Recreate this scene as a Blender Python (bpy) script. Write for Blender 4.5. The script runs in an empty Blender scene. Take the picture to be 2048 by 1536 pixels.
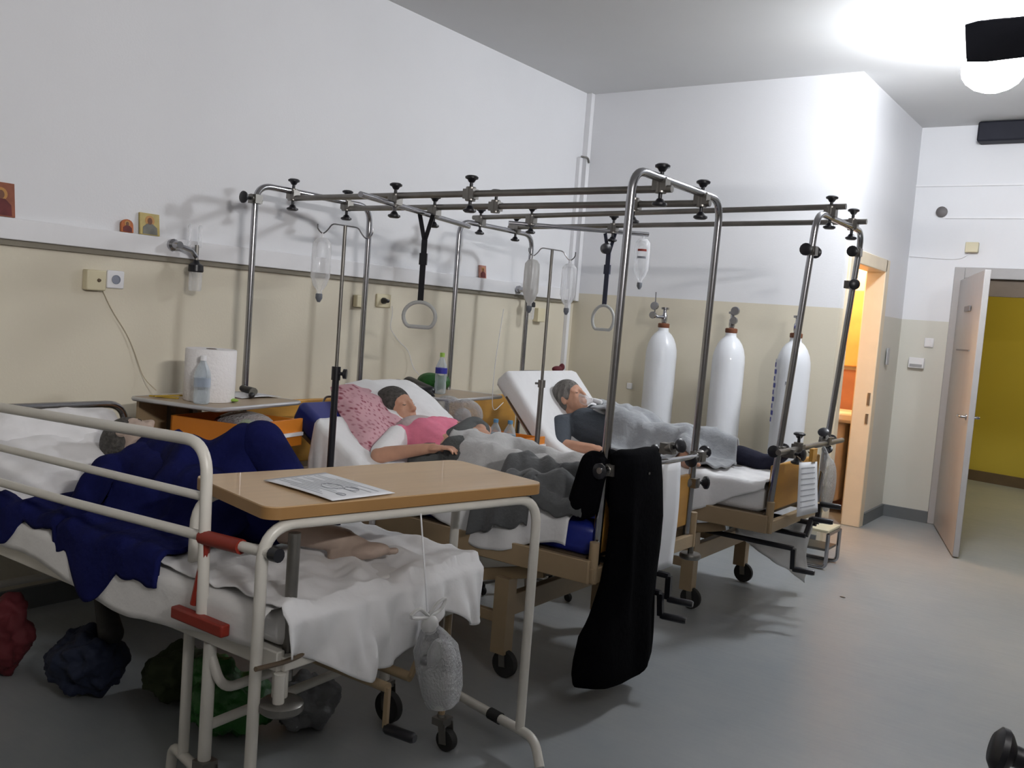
import bpy, math, random
from mathutils import Vector, Matrix, noise
random.seed(7)
C = bpy.context.scene.collection
PI = math.pi
V = Vector

# ------------------------------------------------------------------ camera
YAW, PITCH, ROLL, FPX = 0.612890783, 0.0736786589, 0.0768594586, 1852.69
cam_d = bpy.data.cameras.new('camera')
cam = bpy.data.objects.new('camera', cam_d)
C.objects.link(cam)
cy_, sy_ = math.cos(YAW), math.sin(YAW)
fw = V((-sy_*math.cos(PITCH), cy_*math.cos(PITCH), -math.sin(PITCH)))
rt = V((cy_, sy_, 0)); up = rt.cross(fw)
r2 = rt*math.cos(ROLL) + up*math.sin(ROLL)
u2 = -rt*math.sin(ROLL) + up*math.cos(ROLL)
cam.matrix_world = Matrix(((r2.x, u2.x, -fw.x, 4.12459), (r2.y, u2.y, -fw.y, 0.0), (r2.z, u2.z, -fw.z, 1.5), (0, 0, 0, 1)))
cam_d.sensor_fit = 'HORIZONTAL'; cam_d.sensor_width = 36.0
cam_d.lens = FPX/2048*36.0
cam_d.clip_start = 0.05
bpy.context.scene.camera = cam

# ------------------------------------------------------------------ world, lights, exposure
w = bpy.data.worlds.new('world'); bpy.context.scene.world = w
w.use_nodes = True
w.node_tree.nodes['Background'].inputs[0].default_value = (0.8, 0.85, 1.0, 1)
w.node_tree.nodes['Background'].inputs[1].default_value = 0.05
sc = bpy.context.scene
sc.view_settings.view_transform = 'Standard'
sc.view_settings.look = 'None'
sc.view_settings.exposure = 0.0
sc.view_settings.gamma = 1.0
sc.view_settings.use_curve_mapping = False

def area_light(name, loc, target, size, power, color, size_y=None, spread=180):
    d = bpy.data.lights.new(name, 'AREA'); d.energy = power; d.color = color
    d.shape = 'RECTANGLE' if size_y else 'SQUARE'; d.size = size
    if size_y: d.size_y = size_y
    d.spread = math.radians(spread)
    o = bpy.data.objects.new(name, d); C.objects.link(o)
    o.location = loc
    o.rotation_euler = (V(target)-V(loc)).to_track_quat('-Z', 'Y').to_euler()
    return o
def point_light(name, loc, power, color, r=0.1):
    d = bpy.data.lights.new(name, 'POINT'); d.energy = power; d.color = color; d.shadow_soft_size = r
    o = bpy.data.objects.new(name, d); C.objects.link(o); o.location = loc
    return o
LAMP_STRENGTH = 168.0
# wall-mounted up/forward light on the wall opposite the bed heads (behind and right of the camera)
area_light('light_opposite_wall', (6.36, 0.4, 2.75), (0.0, 1.2, 2.85), 1.0, 172, (1.0, 0.97, 0.95), size_y=0.07)
point_light('light_toilet', (1.55, 7.9, 2.25), 62, (1.0, 0.63, 0.32), 0.08)
point_light('light_corridor', (4.3, 10.6, 2.7), 62, (1.0, 0.93, 0.7), 0.15)

# ------------------------------------------------------------------ materials
MATS = {}
def mat(name, col, rough=0.6, metal=0.0, var=0.05, scale=8.0, bump=0.0, bscale=60.0, trans=0.0, spec=0.5, ior=1.45, alpha=1.0, emit=0, emit_col=None, sheen=0.0, coat=0.0, stretch=None):
    if name in MATS: return MATS[name]
    m = bpy.data.materials.new(name); m.use_nodes = True
    nt = m.node_tree; b = nt.nodes['Principled BSDF']
    b.inputs['Roughness'].default_value = rough; b.inputs['Metallic'].default_value = metal
    b.inputs['Transmission Weight'].default_value = trans; b.inputs['IOR'].default_value = ior
    b.inputs['Alpha'].default_value = alpha
    b.inputs['Sheen Weight'].default_value = sheen; b.inputs['Specular IOR Level'].default_value = spec
    b.inputs['Coat Weight'].default_value = coat
    tc = nt.nodes.new('ShaderNodeTexCoord')
    src = tc.outputs['Object']
    if stretch:
        mp = nt.nodes.new('ShaderNodeMapping'); mp.inputs['Scale'].default_value = stretch
        nt.links.new(src, mp.inputs['Vector']); src = mp.outputs['Vector']
    n = nt.nodes.new('ShaderNodeTexNoise'); n.inputs['Scale'].default_value = scale; n.inputs['Detail'].default_value = 4
    nt.links.new(src, n.inputs['Vector'])
    cr = nt.nodes.new('ShaderNodeValToRGB')
    c = V(col[:3])
    cr.color_ramp.elements[0].position = 0.3; cr.color_ramp.elements[1].position = 0.7
    cr.color_ramp.elements[0].color = (*(c*(1-var)), 1); cr.color_ramp.elements[1].color = (*[min(1, x*(1+var)) for x in c], 1)
    nt.links.new(n.outputs['Fac'], cr.inputs['Fac']); nt.links.new(cr.outputs['Color'], b.inputs['Base Color'])
    if bump:
        n2 = nt.nodes.new('ShaderNodeTexNoise'); n2.inputs['Scale'].default_value = bscale; n2.inputs['Detail'].default_value = 5
        nt.links.new(src, n2.inputs['Vector'])
        bp = nt.nodes.new('ShaderNodeBump'); bp.inputs['Strength'].default_value = bump; bp.inputs['Distance'].default_value = 0.01
        nt.links.new(n2.outputs['Fac'], bp.inputs['Height']); nt.links.new(bp.outputs['Normal'], b.inputs['Normal'])
    if emit:
        b.inputs['Emission Color'].default_value = (*(emit_col or col)[:3], 1); b.inputs['Emission Strength'].default_value = emit
    MATS[name] = m
    return m

def wall_mat(name, top, low, zsplit):
    m = bpy.data.materials.new(name); m.use_nodes = True
    nt = m.node_tree; b = nt.nodes['Principled BSDF']; b.inputs['Roughness'].default_value = 0.55
    g = nt.nodes.new('ShaderNodeNewGeometry'); s = nt.nodes.new('ShaderNodeSeparateXYZ')
    nt.links.new(g.outputs['Position'], s.inputs[0])
    gt = nt.nodes.new('ShaderNodeMath'); gt.operation = 'GREATER_THAN'; gt.inputs[1].default_value = zsplit
    nt.links.new(s.outputs['Z'], gt.inputs[0])
    mx = nt.nodes.new('ShaderNodeMix'); mx.data_type = 'RGBA'
    mx.inputs[6].default_value = (*low, 1); mx.inputs[7].default_value = (*top, 1)
    nt.links.new(gt.outputs[0], mx.inputs[0])
    n = nt.nodes.new('ShaderNodeTexNoise'); n.inputs['Scale'].default_value = 1.3; n.inputs['Detail'].default_value = 6
    nt.links.new(g.outputs['Position'], n.inputs['Vector'])
    mr = nt.nodes.new('ShaderNodeMapRange'); mr.inputs[3].default_value = 0.94; mr.inputs[4].default_value = 1.05
    nt.links.new(n.outputs['Fac'], mr.inputs[0])
    mm = nt.nodes.new('ShaderNodeMix'); mm.data_type = 'RGBA'; mm.blend_type = 'MULTIPLY'; mm.inputs[0].default_value = 1
    nt.links.new(mx.outputs[2], mm.inputs[6]); nt.links.new(mr.outputs[0], mm.inputs[7])
    nt.links.new(mm.outputs[2], b.inputs['Base Color'])
    n2 = nt.nodes.new('ShaderNodeTexNoise'); n2.inputs['Scale'].default_value = 90
    nt.links.new(g.outputs['Position'], n2.inputs['Vector'])
    bp = nt.nodes.new('ShaderNodeBump'); bp.inputs['Strength'].default_value = 0.06; bp.inputs['Distance'].default_value = 0.01
    nt.links.new(n2.outputs['Fac'], bp.inputs['Height']); nt.links.new(bp.outputs['Normal'], b.inputs['Normal'])
    MATS[name] = m
    return m

WHITE_PAINT = (0.74, 0.745, 0.77)
M_wall = wall_mat('wall_two_tone_paint', WHITE_PAINT, (0.65, 0.60, 0.485), 1.728)
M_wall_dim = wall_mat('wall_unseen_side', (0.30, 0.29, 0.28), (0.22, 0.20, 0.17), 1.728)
M_wall_far = wall_mat('wall_two_tone_pale', WHITE_PAINT, (0.62, 0.61, 0.55), 1.728)
M_ceil = mat('ceiling_paint', (0.66, 0.66, 0.66), 0.8, var=0.02, scale=1.5)
M_white = mat('white_gloss_paint', (0.76, 0.76, 0.78), 0.35, var=0.02)
M_cream = mat('cream_plastic', (0.66, 0.60, 0.42), 0.4, var=0.02)
M_plastic = mat('white_plastic', (0.78, 0.78, 0.80), 0.35, var=0.02)
M_chrome = mat('chrome', (0.40, 0.40, 0.42), 0.2, metal=1.0, var=0.06, scale=14)
M_dullsteel = mat('dull_steel', (0.22, 0.21, 0.195), 0.36, metal=0.85, var=0.1, scale=14)
M_enamel = mat('cream_white_enamel', (0.60, 0.58, 0.53), 0.35, var=0.04, coat=0.2)
M_black = mat('black_plastic', (0.012, 0.012, 0.016), 0.35, var=0.1)
M_rubber = mat('black_rubber', (0.02, 0.02, 0.02), 0.7, var=0.1)
M_beige = mat('beige_brown_enamel', (0.34, 0.25, 0.15), 0.4, var=0.08, scale=5)
M_brownsteel = mat('brown_painted_steel', (0.12, 0.085, 0.055), 0.45, var=0.1)
M_orangewood = mat('orange_laminate', (0.62, 0.20, 0.018), 0.45, var=0.06, scale=4)
M_honeywood = mat('honey_laminate', (0.56, 0.29, 0.06), 0.4, var=0.08, scale=3, stretch=(1, 1, 6))
M_mustard = mat('mustard_laminate', (0.42, 0.24, 0.03), 0.45, var=0.08, scale=4)
M_table = mat('beech_laminate', (0.53, 0.36, 0.20), 0.32, var=0.05, scale=3, stretch=(12, 1, 1), coat=0.15)
M_tabedge = mat('table_edge_band', (0.30, 0.165, 0.06), 0.4, var=0.08, scale=5)
M_traywood = mat('tray_laminate', (0.40, 0.31, 0.22), 0.4, var=0.06, scale=4)
M_traymetal = mat('tray_rim_metal', (0.55, 0.55, 0.56), 0.35, metal=0.6, var=0.05)
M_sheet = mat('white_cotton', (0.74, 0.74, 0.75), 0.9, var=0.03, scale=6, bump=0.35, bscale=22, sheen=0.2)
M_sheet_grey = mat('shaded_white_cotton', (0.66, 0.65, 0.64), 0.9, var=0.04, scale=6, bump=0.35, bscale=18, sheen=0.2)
M_pillow = mat('pillow_cotton', (0.72, 0.71, 0.72), 0.9, var=0.03, scale=9, bump=0.5, bscale=12, sheen=0.2)
M_bluevinyl = mat('blue_vinyl', (0.012, 0.022, 0.20), 0.35, var=0.08)
M_navy = mat('navy_fleece', (0.007, 0.009, 0.062), 0.95, var=0.35, scale=5, bump=0.6, bscale=30, spec=0.1)
M_greyblanket = mat('grey_blue_wool', (0.29, 0.305, 0.325), 0.95, var=0.12, scale=9, bump=0.5, bscale=40, sheen=0.3)
M_ltgrey = mat('light_grey_wool', (0.42, 0.42, 0.42), 0.95, var=0.10, scale=9, bump=0.5, bscale=40, sheen=0.3)
M_dkgrey = mat('dark_grey_wool', (0.075, 0.078, 0.082), 0.95, var=0.15, scale=9, bump=0.5, bscale=40, sheen=0.2)
M_cardigan = mat('charcoal_knit', (0.085, 0.09, 0.09), 0.95, var=0.1, bump=0.4, bscale=90)
M_tshirt = mat('slate_cotton', (0.055, 0.065, 0.08), 0.9, var=0.1, bump=0.3, bscale=60)
M_pinkshirt = mat('pink_cotton', (0.72, 0.20, 0.30), 0.9, var=0.1, scale=12, bump=0.4, bscale=30)
M_coat = mat('black_wool', (0.0025, 0.0025, 0.0035), 1.0, spec=0.05, var=0.2, scale=12, bump=0.3, bscale=60)
M_skin = mat('skin', (0.50, 0.27, 0.18), 0.55, var=0.10, scale=14, bump=0.08, bscale=120)
M_skinpale = mat('pale_skin', (0.46, 0.36, 0.30), 0.6, var=0.08, scale=14, bump=0.08, bscale=120)
M_hair = mat('grey_hair', (0.13, 0.12, 0.11), 0.7, var=0.5, scale=60, bump=0.8, bscale=90, stretch=(1, 1, 0.2))
M_darkhair = mat('dark_grey_hair', (0.06, 0.055, 0.05), 0.7, var=0.5, scale=60, bump=0.8, bscale=90)
M_eye = mat('eye_white', (0.75, 0.72, 0.70), 0.2, var=0.02)
M_lid = mat('lips', (0.38, 0.14, 0.11), 0.5)
M_paper = mat('paper', (0.72, 0.73, 0.76), 0.8, var=0.02)
M_ink = mat('ink_grey', (0.22, 0.23, 0.26), 0.8, var=0.1)
M_inkblue = mat('ink_blue', (0.05, 0.06, 0.30), 0.6, var=0.1)
M_towel = mat('paper_towel', (0.82, 0.80, 0.80), 0.95, var=0.02, bump=0.4, bscale=70)
M_cyl = mat('cylinder_white_paint', (0.70, 0.72, 0.76), 0.32, var=0.03, scale=3, coat=0.2)
M_rust = mat('rust_brown_collar', (0.16, 0.055, 0.025), 0.6, var=0.25, scale=30)
M_red = mat('red_plastic', (0.22, 0.018, 0.008), 0.5, var=0.1)
M_darkred = mat('dark_red_cloth', (0.085, 0.008, 0.012), 0.8, var=0.15)
M_green = mat('green_plastic_bag', (0.014, 0.10, 0.014), 0.5, var=0.25, bump=0.6, bscale=30)
M_lime = mat('lime_green', (0.30, 0.50, 0.08), 0.5, var=0.1)
M_doorgrey = mat('door_grey_paint', (0.40, 0.385, 0.38), 0.4, var=0.03)
M_doorframe = mat('toilet_frame_cream', (0.72, 0.62, 0.46), 0.4, var=0.03)
M_yellow = mat('corridor_yellow_paint', (0.50, 0.40, 0.055), 0.6, var=0.03, scale=2)
M_toiletwall = mat('toilet_tile', (0.80, 0.70, 0.58), 0.35, var=0.05)
M_toiletlow = mat('toilet_brown_tile', (0.38, 0.17, 0.10), 0.4, var=0.1)
M_baseb = mat('baseboard_grey', (0.135, 0.145, 0.15), 0.5, var=0.04)
M_bluelabel = mat('blue_label', (0.03, 0.03, 0.30), 0.5)
M_cloth_bib = mat('tan_towelling', (0.50, 0.42, 0.42), 0.95, var=0.08, bump=0.5, bscale=60)
M_sock = mat('navy_sock', (0.015, 0.016, 0.035), 0.95, var=0.2, bump=0.3)
M_fan = mat('dark_brown_blade', (0.020, 0.021, 0.030), 0.6, spec=0.2, var=0.1)
M_lamp = mat('opal_glass_lit', (1, 1, 1), 0.4, emit=LAMP_STRENGTH, emit_col=(0.93, 0.96, 1.0))
M_icon_red = mat('icon_red_ground', (0.26, 0.08, 0.04), 0.5, var=0.2, scale=20)
M_icon_gold = mat('icon_gold_ground', (0.46, 0.36, 0.12), 0.45, var=0.15, scale=20)
M_icon_robe = mat('icon_grey_robe', (0.16, 0.16, 0.14), 0.6, var=0.25, scale=20)
M_icon_maroon = mat('icon_maroon_robe', (0.12, 0.02, 0.02), 0.6, var=0.25, scale=20)
M_icon_orange = mat('icon_orange_ground', (0.42, 0.11, 0.02), 0.5, var=0.25, scale=30)
M_icon_pink = mat('icon_pink_ground', (0.45, 0.22, 0.17), 0.6, var=0.2, scale=30)

def clear_mat(name, tint, dens=0.35, rough=0.12, bump=0.0):
    """thin clear plastic: mix of transparent and glossy/diffuse film"""
    m = bpy.data.materials.new(name); m.use_nodes = True; nt = m.node_tree
    out = nt.nodes['Material Output']; nt.nodes.remove(nt.nodes['Principled BSDF'])
    tr = nt.nodes.new('ShaderNodeBsdfTransparent'); tr.inputs[0].default_value = (*[min(1, 0.5+0.5*t) for t in tint], 1)
    p = nt.nodes.new('ShaderNodeBsdfPrincipled'); p.inputs['Base Color'].default_value = (*tint, 1); p.inputs['Roughness'].default_value = rough
    lw = nt.nodes.new('ShaderNodeLayerWeight'); lw.inputs[0].default_value = 0.4
    mr = nt.nodes.new('ShaderNodeMapRange'); mr.inputs[3].default_value = dens*0.55; mr.inputs[4].default_value = min(1, dens*2.0)
    nt.links.new(lw.outputs['Facing'], mr.inputs[0])
    mx = nt.nodes.new('ShaderNodeMixShader'); nt.links.new(mr.outputs[0], mx.inputs[0])
    nt.links.new(tr.outputs[0], mx.inputs[1]); nt.links.new(p.outputs[0], mx.inputs[2]); nt.links.new(mx.outputs[0], out.inputs['Surface'])
    if bump:
        n2 = nt.nodes.new('ShaderNodeTexNoise'); n2.inputs['Scale'].default_value = 25
        bp = nt.nodes.new('ShaderNodeBump'); bp.inputs['Strength'].default_value = bump; bp.inputs['Distance'].default_value = 0.02
        nt.links.new(n2.outputs['Fac'], bp.inputs['Height']); nt.links.new(bp.outputs['Normal'], p.inputs['Normal'])
    MATS[name] = m
    return m
M_clear = clear_mat('clear_plastic', (0.93, 0.94, 0.96), 0.36)
M_clearbag = clear_mat('clear_plastic_film', (0.75, 0.76, 0.78), 0.42, 0.2, bump=0.9)
M_bottle = clear_mat('clear_bottle', (0.72, 0.78, 0.82), 0.40)
M_frost = clear_mat('frosted_bottle', (0.74, 0.74, 0.73), 0.75, 0.4)
M_blueclear = clear_mat('blue_tinted_bottle', (0.35, 0.55, 0.70), 0.55)

def floor_mat():
    m = bpy.data.materials.new('grey_vinyl_floor'); m.use_nodes = True; nt = m.node_tree; b = nt.nodes['Principled BSDF']
    g = nt.nodes.new('ShaderNodeNewGeometry')
    n = nt.nodes.new('ShaderNodeTexNoise'); n.inputs['Scale'].default_value = 0.9; n.inputs['Detail'].default_value = 8; n.inputs['Roughness'].default_value = 0.7
    nt.links.new(g.outputs['Position'], n.inputs['Vector'])
    cr = nt.nodes.new('ShaderNodeValToRGB'); cr.color_ramp.elements[0].position = 0.3; cr.color_ramp.elements[1].position = 0.75
    cr.color_ramp.elements[0].color = (0.225, 0.245, 0.26, 1); cr.color_ramp.elements[1].color = (0.31, 0.315, 0.31, 1)
    nt.links.new(n.outputs['Fac'], cr.inputs['Fac']); nt.links.new(cr.outputs['Color'], b.inputs['Base Color'])
    mp = nt.nodes.new('ShaderNodeMapping'); mp.inputs['Scale'].default_value = (2, 30, 1)
    nt.links.new(g.outputs['Position'], mp.inputs['Vector'])
    n2 = nt.nodes.new('ShaderNodeTexNoise'); n2.inputs['Scale'].default_value = 2.0; n2.inputs['Detail'].default_value = 6
    nt.links.new(mp.outputs['Vector'], n2.inputs['Vector'])
    mr = nt.nodes.new('ShaderNodeMapRange'); mr.inputs[3].default_value = 0.30; mr.inputs[4].default_value = 0.5
    nt.links.new(n2.outputs['Fac'], mr.inputs[0]); nt.links.new(mr.outputs[0], b.inputs['Roughness'])
    MATS['floor'] = m
    return m
M_floor = floor_mat()

def pink_pillow_mat():
    m = bpy.data.materials.new('pink_patterned_cotton'); m.use_nodes = True; nt = m.node_tree; b = nt.nodes['Principled BSDF']
    b.inputs['Roughness'].default_value = 0.9
    tc = nt.nodes.new('ShaderNodeTexCoord')
    mp = nt.nodes.new('ShaderNodeMapping'); mp.inputs['Rotation'].default_value = (0.4, 0.8, 0.5); mp.inputs['Scale'].default_value = (0.35, 1, 1)
    nt.links.new(tc.outputs['Object'], mp.inputs['Vector'])
    v = nt.nodes.new('ShaderNodeTexVoronoi'); v.inputs['Scale'].default_value = 60
    nt.links.new(mp.outputs['Vector'], v.inputs['Vector'])
    n = nt.nodes.new('ShaderNodeTexNoise'); n.inputs['Scale'].default_value = 22; n.inputs['Detail'].default_value = 3
    nt.links.new(mp.outputs['Vector'], n.inputs['Vector'])
    ad = nt.nodes.new('ShaderNodeMath'); ad.operation = 'ADD'
    nt.links.new(v.outputs['Distance'], ad.inputs[0]); nt.links.new(n.outputs['Fac'], ad.inputs[1])
    cr = nt.nodes.new('ShaderNodeValToRGB'); cr.color_ramp.elements[0].position = 0.62; cr.color_ramp.elements[1].position = 0.98
    cr.color_ramp.elements[0].color = (0.26, 0.055, 0.085, 1); cr.color_ramp.elements[1].color = (0.58, 0.34, 0.38, 1)
    nt.links.new(ad.outputs[0], cr.inputs['Fac']); nt.links.new(cr.outputs['Color'], b.inputs['Base Color'])
    MATS['pink'] = m
    return m
M_pink = pink_pillow_mat()

# ------------------------------------------------------------------ mesh helpers (all coordinates are world coordinates)
class G:
    def __init__(s): s.v = []; s.f = []
    def add(s, vs, fs):
        k = len(s.v); s.v += [V(p) for p in vs]; s.f += [tuple(i+k for i in f) for f in fs]; return s
    def box(s, a, b, R=None, o=None):
        x0, y0, z0 = a; x1, y1, z1 = b
        vs = [V(p) for p in ((x0,y0,z0),(x1,y0,z0),(x1,y1,z0),(x0,y1,z0),(x0,y0,z1),(x1,y0,z1),(x1,y1,z1),(x0,y1,z1))]
        if R is not None: vs = [R @ p for p in vs]
        if o is not None: vs = [p+V(o) for p in vs]
        return s.add(vs, [(0,3,2,1),(4,5,6,7),(0,1,5,4),(1,2,6,5),(2,3,7,6),(3,0,4,7)])
    def bar(s, p, q, wx, wy, upv=(0,0,1)):
        """rectangular bar from p to q; wx sideways, wy along up"""
        p, q = V(p), V(q); d = (q-p).normalized(); sd = d.cross(V(upv)).normalized(); u = sd.cross(d)
        vs = []
        for e in (p, q):
            for a, b in ((-1,-1),(1,-1),(1,1),(-1,1)): vs.append(e+sd*a*wx/2+u*b*wy/2)
        return s.add(vs, [(0,1,2,3),(7,6,5,4),(0,4,5,1),(1,5,6,2),(2,6,7,3),(3,7,4,0)])
    def tube(s, pts, r, n=10, closed=False):
        pts = [V(p) for p in pts]; m = len(pts)
        rs = r if isinstance(r, (list, tuple)) else [r]*m
        T = []
        for i in range(m):
            a = pts[(i-1) % m] if (closed or i > 0) else pts[i]; b = pts[(i+1) % m] if (closed or i < m-1) else pts[i]
            T.append((b-a).normalized())
        nrm = T[0].orthogonal().normalized(); vs = []
        for i in range(m):
            nrm = (nrm - T[i]*nrm.dot(T[i])).normalized(); bn = T[i].cross(nrm)
            for k in range(n):
                a = 2*PI*k/n; vs.append(pts[i]+(nrm*math.cos(a)+bn*math.sin(a))*rs[i])
        fs = []
        for i in range(m if closed else m-1):
            for k in range(n):
                j = (i+1) % m; fs.append((i*n+k, i*n+(k+1) % n, j*n+(k+1) % n, j*n+k))
        if not closed: fs += [tuple(range(n-1, -1, -1)), tuple((m-1)*n+k for k in range(n))]
        return s.add(vs, fs)
    def lathe(s, prof, c, axis=(0,0,1), n=24):
        ax = V(axis).normalized(); a = ax.orthogonal().normalized(); b = ax.cross(a); c = V(c)
        vs = []; m = len(prof)
        for r, z in prof:
            for k in range(n):
                t = 2*PI*k/n; vs.append(c+ax*z+(a*math.cos(t)+b*math.sin(t))*max(r, 1e-4))
        fs = [(i*n+k, i*n+(k+1) % n, (i+1)*n+(k+1) % n, (i+1)*n+k) for i in range(m-1) for k in range(n)]
        fs += [tuple(range(n-1, -1, -1)), tuple((m-1)*n+k for k in range(n))]
        return s.add(vs, fs)
    def ell(s, c, r, R=None, n=16, m=10):
        vs = []; c = V(c)
        for i in range(m+1):
            t = PI*i/m
            for k in range(n):
                a = 2*PI*k/n; p = V((r[0]*math.sin(t)*math.cos(a), r[1]*math.sin(t)*math.sin(a), -r[2]*math.cos(t)))
                if i in (0, m): p = V((r[0]*1e-3*math.cos(a), r[1]*1e-3*math.sin(a), -r[2]*math.cos(t)))
                if R is not None: p = R @ p
                vs.append(c+p)
        fs = [(i*n+k, i*n+(k+1) % n, (i+1)*n+(k+1) % n, (i+1)*n+k) for i in range(m) for k in range(n)]
        fs += [tuple(range(n-1, -1, -1)), tuple(m*n+k for k in range(n))]
        return s.add(vs, fs)
    def cap(s, p, r0, q, r1, n=14):
        """tapered capsule"""
        p, q = V(p), V(q); d = q-p; L = d.length; d.normalize(); prof = []
        for i in range(6): a = PI/2*i/5; prof.append((r0*math.sin(a), -r0*math.cos(a)))
        for i in range(6): a = PI/2*i/5; prof.append((r1*math.cos(a), L+r1*math.sin(a)))
        return s.lathe(prof, p, d, n)
    def grid(s, nu, nv, f):
        vs = [f(i/nu, j/nv) for i in range(nu+1) for j in range(nv+1)]
        fs = [(i*(nv+1)+j, (i+1)*(nv+1)+j, (i+1)*(nv+1)+j+1, i*(nv+1)+j+1) for i in range(nu) for j in range(nv)]
        return s.add(vs, fs)
    def loft(s, rings):
        n = len(rings[0]); vs = [p for r in rings for p in r]
        fs = [(i*n+k, i*n+(k+1) % n, (i+1)*n+(k+1) % n, (i+1)*n+k) for i in range(len(rings)-1) for k in range(n)]
        fs += [tuple(range(n-1, -1, -1)), tuple((len(rings)-1)*n+k for k in range(n))]
        return s.add(vs, fs)
    def prism(s, outline, h, M):
        """outline: 2D pts extruded by h along local z, placed by matrix M"""
        n = len(outline)
        vs = [M @ V((x, y, 0)) for x, y in outline]+[M @ V((x, y, h)) for x, y in outline]
        return s.add(vs, [tuple(range(n-1, -1, -1)), tuple(range(n, 2*n))]+[(k, (k+1) % n, n+(k+1) % n, n+k) for k in range(n)])

def fillet(pts, rad, k=6):
    pts = [V(p) for p in pts]; out = [pts[0]]
    for i in range(1, len(pts)-1):
        a, b, c = pts[i-1], pts[i], pts[i+1]
        d1 = (a-b); d2 = (c-b); r = min(rad, d1.length*0.49, d2.length*0.49)
        p = b+d1.normalized()*r; q = b+d2.normalized()*r
        for j in range(k+1):
            t = j/k; out.append(p*(1-t)**2+b*2*t*(1-t)+q*t*t)
    out.append(pts[-1]); return out
def rrect(w_, h_, r, k=5):
    out = []
    for cx, cy, a0 in ((w_/2-r, h_/2-r, 0), (-w_/2+r, h_/2-r, PI/2), (-w_/2+r, -h_/2+r, PI), (w_/2-r, -h_/2+r, 1.5*PI)):
        for j in range(k+1):
            a = a0+PI/2*j/k; out.append((cx+r*math.cos(a), cy+r*math.sin(a)))
    return out

FR = {}
def build(name, g, m, parent=None, smooth=True, bevel=0, sub=0, solid=0, fuse=0, sm=0, label=None, angle=40):
    if parent is None:
        xs = [p.x for p in g.v]; ys = [p.y for p in g.v]; zs = [p.z for p in g.v]
        org = V(((min(xs)+max(xs))/2, (min(ys)+max(ys))/2, min(zs))); F = Matrix.Translation(org)
    else: F = FR[parent.name]
    Fi = F.inverted()
    me = bpy.data.meshes.new(name)
    me.from_pydata([tuple(Fi @ p) for p in g.v], [], g.f); me.update()
    me.materials.append(m)
    if smooth:
        me.polygons.foreach_set('use_smooth', [True]*len(me.polygons))
    o = bpy.data.objects.new(name, me); C.objects.link(o)
    if parent is None: o.matrix_world = F
    else: o.parent = parent
    FR[o.name] = F
    if fuse:
        r = o.modifiers.new('fuse', 'REMESH'); r.mode = 'VOXEL'; r.voxel_size = fuse; r.use_smooth_shade = True
        if sm: q = o.modifiers.new('smooth', 'SMOOTH'); q.iterations = sm; q.factor = 0.6
    if solid: q = o.modifiers.new('solid', 'SOLIDIFY'); q.thickness = solid; q.offset = 0
    if bevel: q = o.modifiers.new('bevel', 'BEVEL'); q.width = bevel; q.segments = 2; q.limit_method = 'ANGLE'
    if sub: q = o.modifiers.new('sub', 'SUBSURF'); q.levels = sub; q.render_levels = sub
    if smooth and not fuse and not sub:
        me.set_sharp_from_angle(angle=math.radians(angle))
    if label: o['label'] = label
    return o
def tag(o, label, cat, group=None):
    o['label'] = label; o['category'] = cat
    if group: o['group'] = group
    return o
def thing(name, label, cat, loc=(0, 0, 0), rz=0, group=None):
    o = bpy.data.objects.new(name, None); C.objects.link(o); o.location = loc; o.rotation_euler = (0, 0, rz)
    o.empty_display_size = 0.05
    FR[o.name] = Matrix.Translation(V(loc)) @ Matrix.Rotation(rz, 4, 'Z')
    return tag(o, label, cat, group)
def struct(o): o['kind'] = 'structure'; return o
def dup(root, loc, rz=None, label=None, group=None):
    def cp(o, par):
        c = o.copy(); C.objects.link(c); c.parent = par
        for ch in list(o.children):
            cp(ch, c)
        return c
    r = cp(root, None); r.location = loc
    if rz is not None: r.rotation_euler = (0, 0, rz)
    if label: r['label'] = label
    if group: r['group'] = group
    return r
def B3(a, b): g = G(); g.box(a, b); return g
def nz(x, y, z=0, s=1.0): return noise.noise(V((x*s, y*s, z*s)))

# ================================================================== ROOM
H = 3.365; YB = 6.668; YF = 8.535; X1 = 2.2; XR = 6.5; YN = -1.6
struct(build('floor', B3((-0.1, YN-0.1, -0.1), (XR+0.1, 12.6, 0.0)), M_floor, smooth=False))
struct(build('ceiling', B3((-0.1, YN-0.1, H), (XR+0.1, YF+0.2, H+0.1)), M_ceil, smooth=False))
struct(build('wall_left', B3((-0.1, YN, 0), (0, YB+0.1, H)), M_wall, smooth=False))
struct(build('wall_back', B3((0, YB, 0), (X1, YB+0.12, H)), M_wall, smooth=False))
# wall with toilet door (faces +x)
TD0, TD1, TDH = 6.83, 7.78, 2.10
g = G(); g.box((X1-0.12, YB+0.12, 0), (X1, TD0, H)); g.box((X1-0.12, TD1, 0), (X1, YF+0.1, H)); g.box((X1-0.12, TD0, TDH), (X1, TD1, H))
struct(build('wall_toilet', g, M_wall_far, smooth=False))
# far wall with exit opening
EX0, EX1, EXH = 2.66, 3.86, 2.10
g = G(); g.box((X1, YF, 0), (EX0, YF+0.15, H)); g.box((EX1, YF, 0), (XR, YF+0.15, H)); g.box((EX0, YF, EXH), (EX1, YF+0.15, H))
struct(build('wall_far', g, M_wall_far, smooth=False))
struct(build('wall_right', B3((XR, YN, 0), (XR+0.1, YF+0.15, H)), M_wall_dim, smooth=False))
struct(build('wall_near', B3((0, YN-0.1, 0), (XR, YN, H)), M_wall_dim, smooth=False))
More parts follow.
